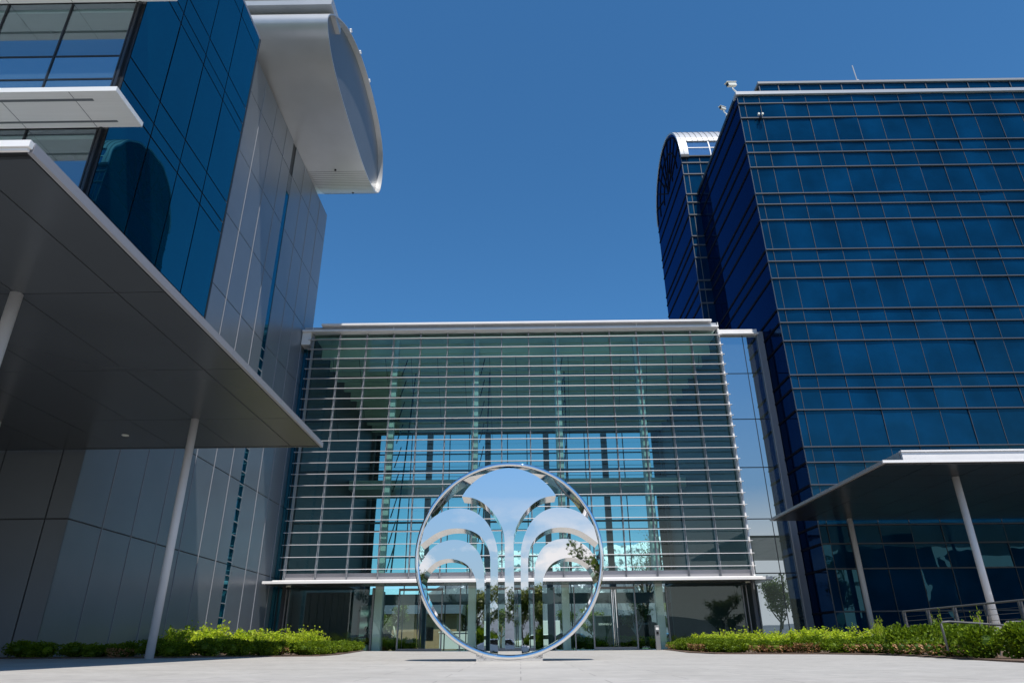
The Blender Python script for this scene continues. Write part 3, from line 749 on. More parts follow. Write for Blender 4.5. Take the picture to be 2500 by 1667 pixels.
for (x, y) in ((17.4, 26.95), (17.4, 36.45), (29, 26.95)):
    obj('column', MB().tube([(x, y, -.2), (x, y, 6.202)], .13, 20), M['column'], rc, smooth=True)

# ------------------------------------------------------------------ ring sculpture
CX, CZ, RR, D0, DT = -.24, 2.145, 2.255, 16.74, .86
zb = zg(CX, D0 + .4)
ring = empty('ring_sculpture', (CX, D0 + DT / 2, zb), 'polished steel ring sculpture enclosing a palm-like fountain of arches, standing on the plaza', 'sculpture')
def P(u, z): return (CX + u, z)
def bez(pts, it=3):
    for _ in range(it):
        q = [pts[0]]
        for a, b in zip(pts, pts[1:]): q += [(.75 * a[0] + .25 * b[0], .75 * a[1] + .25 * b[1]), (.25 * a[0] + .75 * b[0], .25 * a[1] + .75 * b[1])]
        q.append(pts[-1]); pts = q
    return pts
def plate(name, outline, y0, y1, parent):
    mb = MB(); n = len(outline)
    mb.add([(CX + u, y0, z) for u, z in outline] + [(CX + u, y1, z) for u, z in outline],
           [tuple(range(n)), tuple(range(2 * n - 1, n - 1, -1))] + [(i, (i + 1) % n, n + (i + 1) % n, n + i) for i in range(n)],)
    mb.m = [0, 0] + [1] * n
    o = obj(name, mb, [M['chrome'], M['chrome_edge']], parent)
    bm = bmesh.new(); bm.from_mesh(o.data); bmesh.ops.triangulate(bm, faces=[f for f in bm.faces if len(f.verts) > 4])
    bm.to_mesh(o.data); bm.free()
    return o
# hoop: rounded flat bar swept round the circle
hoop = MB(); N = 192
sec = [(-.03, .06), (-.03, .05), (-.027, .03), (-.014, .01), (.004, .001), (.03, 0), (.055, .008), (.072, .028), (.078, .055), (.078, .065), (.078, DT - .06), (.078, DT - .05), (.05, DT - .01), (-.01, DT - .01), (-.03, DT - .05), (-.03, DT - .06)]
ns = len(sec)
for k in range(N):
    a = 2 * math.pi * k / N
    for (dr, dy) in sec: hoop.v.append((CX + (RR - .078 + dr) * math.cos(a), D0 + dy, CZ + (RR - .078 + dr) * math.sin(a)))
for k in range(N):
    for j in range(ns): hoop.f.append((k * ns + j, ((k + 1) % N) * ns + j, ((k + 1) % N) * ns + (j + 1) % ns, k * ns + (j + 1) % ns)); hoop.m.append(0)
ho = obj('hoop', hoop, M['chrome'], ring, smooth=True)
RI = RR - .10
def on_ring(z, sgn=-1): return (sgn * math.sqrt(max(RI * RI - (z - CZ) ** 2, 0)), z)
def zring(u): return CZ - math.sqrt(RI * RI - u * u)
fl_ = [(-.107, 2.45), (-.125, 2.66), (-.19, 2.85), (-.31, 3.06), (-.47, 3.26), (-.68, 3.43), (-.90, 3.525), (-1.16, 3.553)]
top = [(-1.16, 3.553), (-1.04, 3.745), (-.81, 3.97), (-.53, 4.14), (-.26, 4.23), (0, 4.258)]
left = [(-.107, .12)] + bez(fl_) + bez(top)[1:]
fan = left + [(-u, z) for u, z in left[::-1][1:]]
plate('fan', fan, D0 + .03, D0 + DT - .03, ring)
a2o = [on_ring(2.80), (-1.93, 2.99), (-1.74, 3.14), (-1.47, 3.255), (-1.18, 3.278), (-.89, 3.215), (-.64, 3.05), (-.46, 2.82), (-.345, 2.55), (-.275, 2.28), (-.268, 1.9)]
a2i = [(-.445, 1.9), (-.452, 2.12), (-.50, 2.33), (-.61, 2.52), (-.78, 2.67), (-1.0, 2.765), (-1.24, 2.795), (-1.49, 2.777), (-1.73, 2.70), (-1.93, 2.57), on_ring(2.40)]
a3o = [on_ring(1.90), (-2.02, 2.13), (-1.87, 2.33), (-1.66, 2.465), (-1.40, 2.53), (-1.13, 2.51), (-.91, 2.42), (-.745, 2.255), (-.635, 2.04), (-.59, 1.78), (-.583, 1.4)]
a3i = [(-.765, 1.4), (-.775, 1.53), (-.805, 1.66), (-.88, 1.81), (-1.01, 1.96), (-1.22, 2.06), (-1.46, 2.095), (-1.68, 2.05), (-1.86, 1.935), (-1.99, 1.765), on_ring(1.53)]
for sgn in (-1, 1):
    for nm, o_, i_ in (('outer_arch', a3o, a3i), ('inner_arch', a2o, a2i)):
        uo = o_[-1][0]; ui = i_[0][0]
        ol = bez(o_) + [(uo, zring(uo) + .02), (ui, zring(ui) + .02)] + bez(i_)
        plate('arch', [(u if sgn < 0 else -u, z) for u, z in ol], D0 + .03, D0 + DT - .03, ring)
bb = MB().box(-1.0, .48, D0 + .10, D0 + DT - .1, zb - .02, .06)
# cradle that follows the ring underside
k = 24; uu = [-.76 + 1.5 * i / k for i in range(k + 1)]
prof_b = [(CX + u, CZ - math.sqrt(RR * RI * 1.03 - u * u) + .05) for u in uu]
cr_ = MB().prism_y([(CX - .76, zb - .02)] + [(CX + .74, zb - .02)] + [(x, max(z, zb + .02)) for x, z in prof_b[::-1]], D0 + .06, D0 + DT - .06)
obj('cradle_base', cr_, M['chrome_edge'], ring)

# ------------------------------------------------------------------ kiosk by the doors
kio = empty('card_reader_post', (7.15, 38.5, 0), 'slim steel card reader post standing beside the right-hand glass doors', 'kiosk')
obj('post', MB().box(7.03, 7.27, 38.42, 38.58, zg(7.1, 38.5), 1.16), M['steel'], kio, bevel=.01)
obj('reader_pad', MB().box(7.09, 7.21, 38.39, 38.419, .75, .88), M['lens'], kio)
obj('display', MB().box(7.08, 7.22, 38.40, 38.419, .95, 1.07), M['white'], kio)

# ------------------------------------------------------------------ railing and handrails right
rl = empty('cable_railing', (10.9, 18.3, 0), 'steel cable railing with flat posts behind the shrubs of the right bed', 'railing')
for y in (20.8, 19.57, 18.35, 17.1, 15.9, 14.7, 13.5):
    zb_ = zg(10.9, y)
    pm = MB().box(10.86, 10.94, y - .03, y + .03, zb_, .99)
    obj('post', pm, M['rail'], rl)
obj('top_rail', MB().tube([(10.9, 20.83, 1.0), (10.9, 13.0, 1.0)], .022, 8), M['rail'], rl)
cab = MB()
for k in range(8): cab.tube([(10.9, 20.8, .06 + .115 * k), (10.9, 13.2, .06 + .115 * k)], .005, 5)
obj('cable', cab, M['rail'], rl)
h1 = empty('handrail', (9.4, 15, 0), 'low sloping steel tube handrail in front of the cable railing', 'handrail')
obj('tube_rail', MB().tube([(8.58, 15.0, .02), (8.56, 15, .52), (8.6, 15, .555), (8.75, 15, .56), (9.5, 14.9, .50), (10.4, 14.8, .42)], .022, 8), M['rail'], h1, smooth=True)
obj('post', MB().tube([(9.32, 14.92, -.1), (9.30, 14.92, .51)], .02, 8), M['rail'], h1)
h2 = empty('handrail', (10.2, 15.2, 0), 'short steel handrail with a hooped end at the right edge of the picture', 'handrail')
obj('tube_rail', MB().tube([(10.02, 15.2, 0), (10.0, 15.2, .5), (10.05, 15.2, .55), (10.25, 15.2, .552), (10.7, 15.15, .53)], .022, 8), M['rail'], h2, smooth=True)

# ------------------------------------------------------------------ plants
def leaf(mb, c, d, size, w=.45, mi=0):
    d = d.normalized(); a = Vector((rnd.uniform(-1, 1), rnd.uniform(-1, 1), rnd.uniform(-1, 1)))
    s = d.cross(a).normalized() * size * w; t = d * size
    mb.add([c - s * .2, c + t * .5 - s, c + t, c + t * .5 + s], [(0, 1, 2, 3)], mi)

def yew_mesh(w, h, n, burnt=0., seed=0, dense=1.):
    rnd.seed(seed); mb = MB(); lumps = []
    for k in range(9):
        a = rnd.uniform(0, 6.28); q = rnd.uniform(.25, .75)
        lumps.append((Vector((math.cos(a) * q * w * .5, math.sin(a) * q * w * .5, h * rnd.uniform(.45, .75))), rnd.uniform(.26, .40) * w))
    lumps.append((Vector((0, 0, h * .5)), w * .42))
    for (c, r) in lumps: mb.sphere((c.x, c.y, max(c.z - .05, r * .4)), r * .62, r * .62, min(r * .6, c.z), 7, 5, 0)
    for k in range(n):
        c, r = rnd.choice(lumps)
        d = Vector((rnd.gauss(0, 1), rnd.gauss(0, 1), rnd.gauss(.25, 1))).normalized()
        p = c + d * r * rnd.uniform(.60, 1.04)
        if p.z < .01: p.z = rnd.uniform(.02, h * .3)
        br_ = (burnt > 0 and p.y < .02 * w and p.z < h * .75 and rnd.random() < burnt) 
        for q in range(2):
            leaf(mb, p, d + Vector((rnd.gauss(0, .5), rnd.gauss(0, .5), rnd.gauss(.35, .5))), rnd.uniform(.035, .07), .42, 1 if br_ else 0)
    me = obj('foliage', mb, [M['yew'], M['burnt']], None, recalc=False); d_ = me.data
    bpy.data.objects.remove(me); return d_

def leafy_mesh(w, h, n, seed, shoots=4):
    rnd.seed(seed); mb = MB(); st = MB()
    for k in range(26):
        a = rnd.uniform(0, 6.28); q = rnd.uniform(.1, .5) * w
        tip = Vector((math.cos(a) * q, math.sin(a) * q, h * rnd.uniform(.6, .95) * (1.22 if k < shoots else 1)))
        base = tip * .15; base.z = 0
        st.tube([tuple(base), tuple(base.lerp(tip, .5) + Vector((rnd.gauss(0, .03), rnd.gauss(0, .03), .04))), tuple(tip)], .008, 4, r1=.003)
        for j in range(n // 26):
            t = rnd.uniform(.25, 1.02); p = base.lerp(tip, t) + Vector((rnd.gauss(0, .055), rnd.gauss(0, .055), rnd.gauss(0, .03)))
            leaf(mb, p, Vector((rnd.gauss(0, 1), rnd.gauss(0, 1), rnd.gauss(.3, .5))), rnd.uniform(.05, .095), .5)
    o = obj('foliage', mb, M['leafy'], None, recalc=False); d1 = o.data; bpy.data.objects.remove(o)
    o = obj('stem', st, M['stem'], None); d2 = o.data; bpy.data.objects.remove(o)
    return d1, d2
def twig_mesh(h, seed):
    rnd.seed(seed); st = MB()
    for k in range(14):
        a = rnd.uniform(0, 6.28); q = rnd.uniform(.1, .5); L = h * rnd.uniform(.5, 1)
        p0 = (rnd.gauss(0, .05), rnd.gauss(0, .05), 0); p1 = (math.cos(a) * q * L * .6, math.sin(a) * q * L * .6, L * .6); p2 = (math.cos(a) * q * L + rnd.gauss(0, .05), math.sin(a) * q * L, L)
        st.tube([p0, p1, p2], .009, 4, r1=.004)
    o = obj('stem', st, M['stem'], None); d2 = o.data; bpy.data.objects.remove(o); return d2

YEW = [yew_mesh(.82, .50, 2300, 0, 11), yew_mesh(.90, .46, 2400, 0, 12), yew_mesh(.78, .52, 2300, 0, 13)]
BURN = [yew_mesh(.80, .48, 2300, .85, 14), yew_mesh(.84, .46, 2300, .95, 15)]
BALL = [yew_mesh(.64, .50, 3000, 0, 16), yew_mesh(.70, .52, 3000, .0, 17)]
BROWN = yew_mesh(.36, .34, 420, 1.0, 18)
LEAFY = [leafy_mesh(1.15, .85, 1050, 21), leafy_mesh(1.25, .78, 1100, 22, 2), leafy_mesh(1.05, .95, 1000, 23, 6)]
TWIG = [twig_mesh(.6, 31), twig_mesh(.7, 32)]
CORE = MB().tube([(0, 0, -.05), (0, 0, .16)], .03, 6)
def link(name, data, parent):
    o = bpy.data.objects.new(name, data); col.objects.link(o); o.parent = parent; return o
co = obj('stem', CORE, M['stem'], None); CORED = co.data; bpy.data.objects.remove(co)
ordn = ['first', 'second', 'third', 'fourth', 'fifth', 'sixth', 'seventh', 'eighth', 'ninth', 'tenth', 'eleventh', 'twelfth', 'thirteenth', 'fourteenth', 'fifteenth', 'sixteenth', 'seventeenth', 'eighteenth', 'nineteenth', 'twentieth', 'twenty-first', 'twenty-second', 'twenty-third', 'twenty-fourth', 'twenty-fifth', 'twenty-sixth', 'twenty-seventh', 'twenty-eighth', 'twenty-ninth', 'thirtieth']
prr = random.Random(5)
def shrub(name, x, y, datas, scale, label, cat, group=None, rot=None, names=('foliage', 'stem'), lift=0):
    e = empty(name, (x, y, zg(x, y) + .02 + lift), label, cat, group)
    e.rotation_euler = (0, 0, prr.uniform(-.5, .5) if rot is None else rot); e.scale = (scale[0], scale[0], scale[1])
    for nme, d in zip(names, datas): link(nme, d, e)
    return e
def along(poly, step):
    pts = []; d = 0
    for a, b in zip(poly, poly[1:]):
        L = math.dist(a, b); t = 0
        while d + (L - t) >= step:
            t += step - d; d = 0; pts.append((a[0] + (b[0] - a[0]) * t / L, a[1] + (b[1] - a[1]) * t / L))
        d += L - t
    return pts
# left bed: front row in the canopy shade, turning back to the doors in the sun
pts = along([(-14.6, 20.55), (-8.75, 19.3), (-7.75, 20.5), (-6.65, 22.6), (-6.75, 25.5), (-7.5, 31), (-8.3, 36.5), (-8.6, 38.6)], .82)
for i, (x, y) in enumerate(pts):
    b = prr.random() < .28
    d = prr.choice(BURN if b else YEW)
    shrub('yew_shrub', x + prr.gauss(0, .05), y + prr.gauss(0, .05), (d, CORED), (prr.uniform(.78, 1.0), prr.uniform(.55, .74)),
          ('brown-tipped' if b else 'dark green') + ' low yew in the left bed front row, ' + ordn[min(i, 29)] + ' from the left', 'shrub', 'low yews of the left bed', rot=prr.uniform(-.4, .4) if b else None)
pts = [(-13.2, 22.5), (-12.2, 22.0), (-11.2, 22.3), (-10.2, 22.0), (-9.2, 22.6), (-8.3, 23.4), (-12.9, 24.4), (-11.6, 24.6), (-10.3, 24.4), (-9.0, 25.2), (-7.9, 25.6), (-13.0, 26.6), (-12.1, 27.3), (-13.1, 28.6), (-12.3, 29.4), (-11.2, 28.2), (-10.2, 27.2),
       (-9.2, 27.8), (-8.3, 28.8), (-12.9, 30.8), (-11.9, 31.6), (-10.8, 30.5), (-9.8, 30.2), (-12.7, 33.2), (-11.5, 33.6), (-10.3, 33.0), (-9.2, 32.2), (-12.2, 35.5), (-10.9, 35.6), (-9.8, 35.2), (-11.8, 37.8), (-10.2, 37.6)]
pts = [p for p in pts if p[0] / p[1] > -.475 or p[1] > 28]
for i, (x, y) in enumerate(pts):
    k = prr.randrange(3); s = prr.uniform(.85, 1.15)
    if y < 26 and x > -9.5: s *= .7
    shrub('leafy_shrub', x, y, LEAFY[k], (s * 1.0, s * .98),
          ('bright' if y > 26 else 'shaded') + ' leafy green shrub behind the left yew row, ' + ordn[min(i, 29)] + ' counting back from the plaza' if i < 30 else 'leafy green shrub nearest the doors in the left bed, ' + ordn[i - 30] + ' of two', 'shrub', 'leafy shrubs of the left bed')
# right bed
pts = along([(7.9, 38.4), (7.85, 35.8), (7.0, 28.0), (7.1, 25.0), (8.6, 23.7), (10.1, 22.4), (10.55, 20.6)], .80)
for i, (x, y) in enumerate(pts):
    b = prr.random() < .4; d = prr.choice(BURN if b else YEW)
    shrub('yew_shrub', x + prr.gauss(0, .05), y + prr.gauss(0, .05), (d, CORED), (prr.uniform(.76, 1.04), prr.uniform(.62, .84)),
          ('brown-tipped' if b else 'green') + ' low yew in the right bed front row, ' + ordn[min(i, 29)] + ' counting from the doors', 'shrub', 'low yews of the right bed', rot=prr.uniform(-.4, .4) if b else None)
for i, (x, y, s) in enumerate([(10.15, 19.4, 1.15), (10.3, 18.2, 1.2), (10.1, 17.2, 1.05), (9.95, 16.3, 1.1), (9.5, 15.9, .95)]):
    shrub('yew_shrub', x, y, (YEW[i % 3], CORED), (s, s), 'green mounded yew beside the cable railing, ' + ordn[i] + ' from its far end', 'shrub', 'mounded yews by the railing')
for i, (x, y) in enumerate([(9.95, 21.1), (9.85, 20.1), (9.75, 19.0), (9.6, 18.1), (9.35, 17.0), (9.2, 16.1), (9.1, 15.3), (10.25, 21.9)]):
    shrub('burnt_yew', x, y, (BROWN, CORED), (1.05, .95), 'small winter-browned yew tuft at the right bed edge, ' + ordn[i] + ' from the far end', 'shrub', 'browned yew tufts')
shrub('round_yew', 9.05, 14.6, (BALL[0], CORED), (1., .98), 'round clipped green yew ball beside the white column foot, right bed', 'shrub')
shrub('round_yew', 9.55, 13.9, (BALL[1], CORED), (1.08, 1.02), 'round clipped green yew ball at the right picture edge', 'shrub')
pts = [(9.0, 37.6), (10.2, 37.8), (11.4, 37.9), (8.9, 35.4), (10.1, 35.6), (11.3, 35.3), (12.5, 36.2), (8.6, 33.0), (9.8, 33.2), (11.0, 33.0), (12.2, 33.4), (13.4, 34.6), (8.4, 30.6), (9.6, 30.8), (10.8, 30.6), (12.0, 31.0), (13.2, 31.8), (8.2, 28.2), (9.4, 28.4),
       (10.6, 28.2), (11.8, 28.6), (13.0, 29.2), (9.0, 26.2), (10.2, 26.0), (11.4, 26.2), (12.6, 26.8), (10.4, 24.4), (11.6, 24.2), (12.6, 24.8)]
for i, (x, y) in enumerate(pts):
    k = prr.randrange(3); s = prr.uniform(.9, 1.12)
    shrub('leafy_shrub', x, y, LEAFY[k], (s * 1.0, s * .80), 'bright leafy green shrub filling the right bed, ' + ordn[i] + ' counting forward from the glass hall', 'shrub', 'leafy shrubs of the right bed')
for i, (x, y) in enumerate([(10.45, 19.8), (10.5, 17.6), (10.3, 15.6), (9.4, 14.9), (11.2, 23.2)]):
    shrub('bare_bush', x, y, (TWIG[i % 2],), (1.2, 1.15 if i < 4 else 1.3), 'bare twiggy bush among the right bed shrubs, ' + ordn[4 - i] + ' from the right', 'bush', 'bare twiggy bushes', names=('stem',))
for i, (x, y) in enumerate([(10.6, 18.7), (10.55, 17.0), (10.9, 22.6), (11.4, 23.4)]):
    shrub('tall_sprig', x, y, LEAFY[2], (.22, .95), 'tall thin leafy shoot rising above the right bed, ' + ordn[i] + (' of two by the railing' if i < 2 else ' counting the railing pair too'), 'plant', 'tall leafy shoots', names=('foliage', 'stem'))

# ------------------------------------------------------------------ person in the lobby
def from_skin(name, verts, edges, radii, mat, parent, sub=2):
    me = bpy.data.meshes.new(name); off = world_off(parent)
    me.from_pydata([tuple(Vector(v) - off) for v in verts], edges, []); o = bpy.data.objects.new(name, me); col.objects.link(o)
    md = o.modifiers.new('s', 'SKIN'); sv = me.skin_vertices[0].data
    for i, r in enumerate(radii):
        r = r if isinstance(r, tuple) else (r, r); sv[i].radius = r
    sv[0].use_root = True
    o.modifiers.new('b', 'SUBSURF').levels = sub
    dg = bpy.context.evaluated_depsgraph_get(); dg.update()
    nm = bpy.data.meshes.new_from_object(o.evaluated_get(dg)); nm.materials.clear(); nm.materials.append(mat)
    for p in nm.polygons: p.use_smooth = True
    col.objects.unlink(o); bpy.data.objects.remove(o)
    q = bpy.data.objects.new(name, nm); col.objects.link(q); q.parent = parent; return q
px, py = -8.72, 42.3
per = empty('person', (px, py, 0), 'dark-clothed person seated at a table behind the left lobby glass, leaning forward', 'person')
def pv(x, y, z): return (px + x, py + y, z)
vs = [pv(0, 0, .52), pv(-.04, 0, .72), pv(-.10, 0, .95), pv(-.13, 0, 1.06), pv(-.16, 0, 1.13), pv(-.18, 0, 1.22), pv(-.185, 0, 1.32),
      pv(-.11, -.18, 1.0), pv(-.20, -.23, .80), pv(-.42, -.16, .80), pv(-.50, -.13, .79),
      pv(-.11, .18, 1.0), pv(-.20, .23, .80), pv(-.42, .16, .80), pv(-.50, .13, .79),
      pv(-.04, -.1, .50), pv(-.42, -.12, .50), pv(-.40, -.12, .08), pv(-.52, -.12, .04), pv(-.04, .1, .50), pv(-.42, .12, .50), pv(-.40, .12, .08), pv(-.52, .12, .04)]
es = [(0, 1), (1, 2), (2, 3), (3, 4), (4, 5), (5, 6), (2, 7), (7, 8), (8, 9), (9, 10), (2, 11), (11, 12), (12, 13), (13, 14), (0, 15), (15, 16), (16, 17), (17, 18), (0, 19), (19, 20), (20, 21), (21, 22)]
rd = [.15, .14, .15, .07, .058, .095, .075, .06, .046, .036, .03, .06, .046, .036, .03, .09, .065, .045, .035, .09, .065, .045, .035]
from_skin('body', vs, es, rd, M['cloth'], per)
face = MB().sphere((px - .205, py, 1.235), .085, .075, .115, 14, 10).sphere((px - .29, py, 1.22), .022, .016, .025, 8, 6)
for sgn in (-1, 1): face.sphere((px - .18, py + sgn * .078, 1.23), .022, .012, .03, 8, 6).sphere((px - .275, py + sgn * .03, 1.25), .012, .012, .008, 6, 5)
obj('face', face, M['skin'], per, smooth=True)
obj('hair', MB().sphere((px - .165, py, 1.275), .105, .09, .095, 14, 10), M['hair'], per, smooth=True)
hand = MB()
for sgn in (-1, 1):
    hx, hy = px - .52, py + sgn * .125
    hand.sphere((hx, hy, .80), .045, .035, .016, 8, 6)
    for q in range(4): hand.tube([(hx - .035, hy - .025 + .017 * q, .80), (hx - .075 - .008 * (q in (1, 2)), hy - .027 + .018 * q, .802), (hx - .095 - .01 * (q in (1, 2)), hy - .027 + .018 * q, .788)], .008, 6)
    hand.tube([(hx, hy - sgn * .03, .80), (hx - .035, hy - sgn * .052, .795)], .009, 6)
obj('hand', hand, M['skin'], per)
tb = empty('table', (-9.5, 42.3, 0), 'low dark table in front of the seated person in the left lobby', 'table')
obj('table_top', MB().box(-9.95, -8.98, 41.9, 42.7, .74, .775), M['tray'], tb)
for x in (-9.88, -9.05):
    for y in (41.97, 42.63): obj('leg', MB().box(x - .02, x + .02, y - .02, y + .02, .01, .738), M['steel'], tb)
ch = empty('chair', (px, py, 0), 'dark lobby chair the seated person is sitting on', 'chair')
obj('seat', MB().box(px - .24, px + .24, py - .23, py + .23, .36, .40), M['tray'], ch)
obj('backrest', MB().box(px + .22, px + .26, py - .23, py + .23, .41, .86), M['tray'], ch)
for x in (-.2, .2):
    for y in (-.2, .2): obj('leg', MB().box(px + x - .015, px + x + .015, py + y - .015, py + y + .015, .01, .359), M['steel'], ch)

# ------------------------------------------------------------------ what shows through the hall: the street behind
def text_mesh(s, size, ext=.01):
    cu = bpy.data.curves.new('t', 'FONT'); cu.body = s; cu.size = size; cu.extrude = ext; cu.align_x = 'CENTER'
    o = bpy.data.objects.new('t', cu); col.objects.link(o)
    dg = bpy.context.evaluated_depsgraph_get(); dg.update(); me = bpy.data.meshes.new_from_object(o.evaluated_get(dg))
    col.objects.unlink(o); bpy.data.objects.remove(o); me.materials.clear(); me.materials.append(M['letter']); return me
tk = empty('food_truck', (10.5, 76, 0), 'dark food truck with white lettering parked behind the hall, seen through its right doors', 'truck')
obj('body', MB().box(7.7, 13.5, 75, 77.3, .45, 3.15), M['truck'], tk, bevel=.06)
obj('cab', MB().prism_y([(13.52, .45), (15.2, .45), (15.2, 1.3), (14.5, 1.6), (14.1, 2.4), (13.52, 2.5)], 75.1, 77.2), M['truck'], tk, bevel=.04)
for x in (8.8, 14.3):
    for y in (75.05, 77.25):
        w = obj('wheel', MB().tube([(x, y - .12, .42), (x, y + .12, .42)], .42, 18), M['tyre'], tk)
        obj('rim', MB().tube([(x, y - .13, .42), (x, y - .121, .42)], .2, 12), M['steel'], w)
for s, x, z, sz in (('SERVING UTAH', 8.95, 2.22, .27), ('SINCE 2007', 12.45, 2.22, .27), ('373-73', 10.75, 2.2, .24), ('LA P', 10.6, 2.98, .2)):
    o = bpy.data.objects.new('lettering', text_mesh(s, sz)); col.objects.link(o); o.parent = tk; o.rotation_euler = (R(90), 0, 0); o.location = Vector((x, 74.985, z)) - Vector(tk.location)
lg = MB().prism_y([(10.5, 2.5), (11.0, 2.5), (11.0, 2.66), (10.75, 2.86), (10.5, 2.66)], 74.97, 74.995).box(10.4, 11.1, 74.97, 74.995, 2.42, 2.46)
obj('emblem', lg, M['letter'], tk)

def car(x, y, rot, mat, label, name='parked_car', z=-.03):
    e = empty(name, (x, y, z), label, 'car', 'cars parked behind the hall'); e.rotation_euler = (0, 0, rot)
    def o2(nm, mb, mt, p=e, bev=0.):
        me = obj(nm, mb, mt, None, bevel=bev); me.parent = p; return me
    b = [(-2.2, .35), (2.2, .35), (2.25, .62), (2.1, .82), (1.25, .92), (.65, 1.38), (-1.1, 1.42), (-1.95, .98), (-2.22, .9)]
    o2('body', MB().prism_y(b, -.85, .85), mat, bev=.06)
    for sgn in (-1, 1):
        o2('side_window', MB().add([(x_, sgn * .858, z_) for x_, z_ in ((-1.55, .98), (1.0, .96), (.58, 1.32), (-1.05, 1.35))], [(0, 1, 2, 3)]), M['lens'])
    o2('windscreen', MB().quad((1.18, -.7, .98), (1.18, .7, .98), (.72, .66, 1.35), (.72, -.66, 1.35)), M['lens'])
    for wx in (-1.35, 1.35):
        for sgn in (-1, 1):
            w = o2('wheel', MB().tube([(wx, sgn * .72, .32), (wx, sgn * .9, .32)], .32, 16), M['tyre'])
            o2('rim', MB().tube([(wx, sgn * .901, .32), (wx, sgn * .91, .32)], .19, 12), M['steel'], w)
    for sgn in (-1, 1): o2('headlight', MB().sphere((2.16, sgn * .6, .72), .1, .14, .08, 8, 6), M['white'])
    return e
car(1.7, 74, R(180), M['carwhite'], 'white car parked behind the hall, seen past the middle doors')
car(5.0, 68.5, R(-15), M['carblue'], 'dark blue-green car parked behind the hall, seen left of the right doors')
car(15.4, 72, R(5), M['carwhite'], 'white car parked behind the hall beyond the right door post')
wt = empty('utility_trailer', (-6.3, 70, 0), 'white box trailer parked behind the hall, seen through the left doors', 'trailer')
obj('box', MB().box(-7.6, -4.9, 69.2, 71, .1, 1.5), M['carwhite'], wt, bevel=.03)
obj('top_rail', MB().box(-7.7, -3.2, 69.15, 69.198, 1.52, 1.62), M['white'], wt)
wv = empty('box_van', (2.9, 82, 0), 'plain white box van parked far behind the hall, seen past the centre doors', 'van')
obj('box', MB().box(1.6, 4.4, 81, 86, .5, 2.9), M['carwhite'], wv, bevel=.04)
for x in (1.75, 4.25):
    for y in (81.8, 85): obj('wheel', MB().tube([(x - .1, y, .4), (x + .1, y, .4)], .4, 14), M['tyre'], wv)
bk = empty('brick_house', (-15, 92, 0), 'low tan brick house standing behind the hall, seen through the left doors', 'building')
obj('wall', MB().box(-26, -7.6, 88, 98, 0, 4.0), M['brick'], bk)
obj('roof', MB().prism_x([(87.2, 4.0), (98.8, 4.0), (93, 6.6)], -26.6, -7.0), M['soffit'], bk)
for x in (-22, -17, -12): obj('window', MB().box(x, x + 1.6, 87.95, 88.02, 1.1, 2.5), M['lens'], bk)

def tree_data(h, spread, nleaf, seed, leafsize=.22, trunk_r=.18, bare=False, mat='treeleaf', bark='bark', slim=1.):
    rnd.seed(seed); tr = MB(); lf = MB(); tips = []
    def limb(p, d, L, r, lev):
        pts = [p]; q = p.copy(); dd = d.copy()
        for k in range(3):
            dd = (dd + Vector((rnd.gauss(0, .16), rnd.gauss(0, .16), rnd.gauss(.04, .08)))).normalized(); q = q + dd * L / 3; pts.append(q.copy())
        tr.tube([tuple(v) for v in pts], r, 7 if lev < 2 else 4, r1=r * .55)
        if lev >= 2: tips.extend(pts[1:])
        if lev < (4 if bare else 3):
            for k in range(3 if lev else 6):
                t = rnd.uniform(.35, 1) if lev else rnd.uniform(.4, 1); b = pts[0].lerp(pts[-1], t) if t < .95 else pts[-1]
                a = rnd.uniform(0, 6.28); out = Vector((math.cos(a) * spread, math.sin(a) * spread, rnd.uniform(.35, 1.0) * slim)).normalized()
                limb(b, (dd * .45 + out).normalized(), L * rnd.uniform(.5, .72), r * .5, lev + 1)
    limb(Vector((0, 0, -.1)), Vector((0, 0, 1)), h * .55, trunk_r, 0)
    for k in range(nleaf):
        p = rnd.choice(tips) + Vector((rnd.gauss(0, .28), rnd.gauss(0, .28), rnd.gauss(0, .22))) * (h / 8)
        leaf(lf, p, Vector((rnd.gauss(0, 1), rnd.gauss(0, 1), rnd.gauss(0, .7))), rnd.uniform(.6, 1.2) * leafsize, .5)
    o = obj('trunk', tr, M[bark], None, smooth=True); d1 = o.data; bpy.data.objects.remove(o)
    if not nleaf: return (d1,)
    o = obj('crown', lf, M[mat], None, recalc=False); d2 = o.data; bpy.data.objects.remove(o)
    return (d1, d2)
TA = tree_data(8, 1., 4200, 41); TB = tree_data(6.5, .8, 3600, 42, mat='springleaf'); TC = tree_data(11.5, .7, 900, 43, .14, .2, True, 'springleaf', 'bark', 1.3)
TD = tree_data(5, .9, 2600, 44, .16, .16, mat='treeleaf', bark='palebark')
def tree(name, x, y, z, d, s, label, group, rot=0):
    e = empty(name, (x, y, z), label, 'tree', group); e.rotation_euler = (0, 0, rot); e.scale = (s, s, s)
    for nm, q in zip(('trunk', 'crown'), d): link(nm, q, e)
tree('bare_tree', 12.6, 79, -.03, TC, 1.0, 'tall thin nearly bare tree before the snowy mountains, seen through the right of the hall', 'trees behind the hall')
tree('pale_trunk_tree', 11.9, 73.5, -.03, TD, .95, 'pale-trunked tree in front of the dark food truck behind the hall', 'trees behind the hall')
tree('pale_trunk_tree', -12.3, 74, -.03, TD, .9, 'pale-trunked tree before the tan brick house, seen through the left doors', 'trees behind the hall', 1.1)
tree('leafy_tree', -2.2, 84, -.03, TB, .72, 'bright green tree behind the hall, seen between the sculpture columns', 'trees behind the hall')
tree('leafy_tree', -7.5, 96, -.03, TA, .75, 'dark green tree right of the brick house behind the hall', 'trees behind the hall', .5)
tree('leafy_tree', 19, 90, -.03, TB, .85, 'spring-green tree behind the white car at the right of the hall', 'trees behind the hall', 2.)
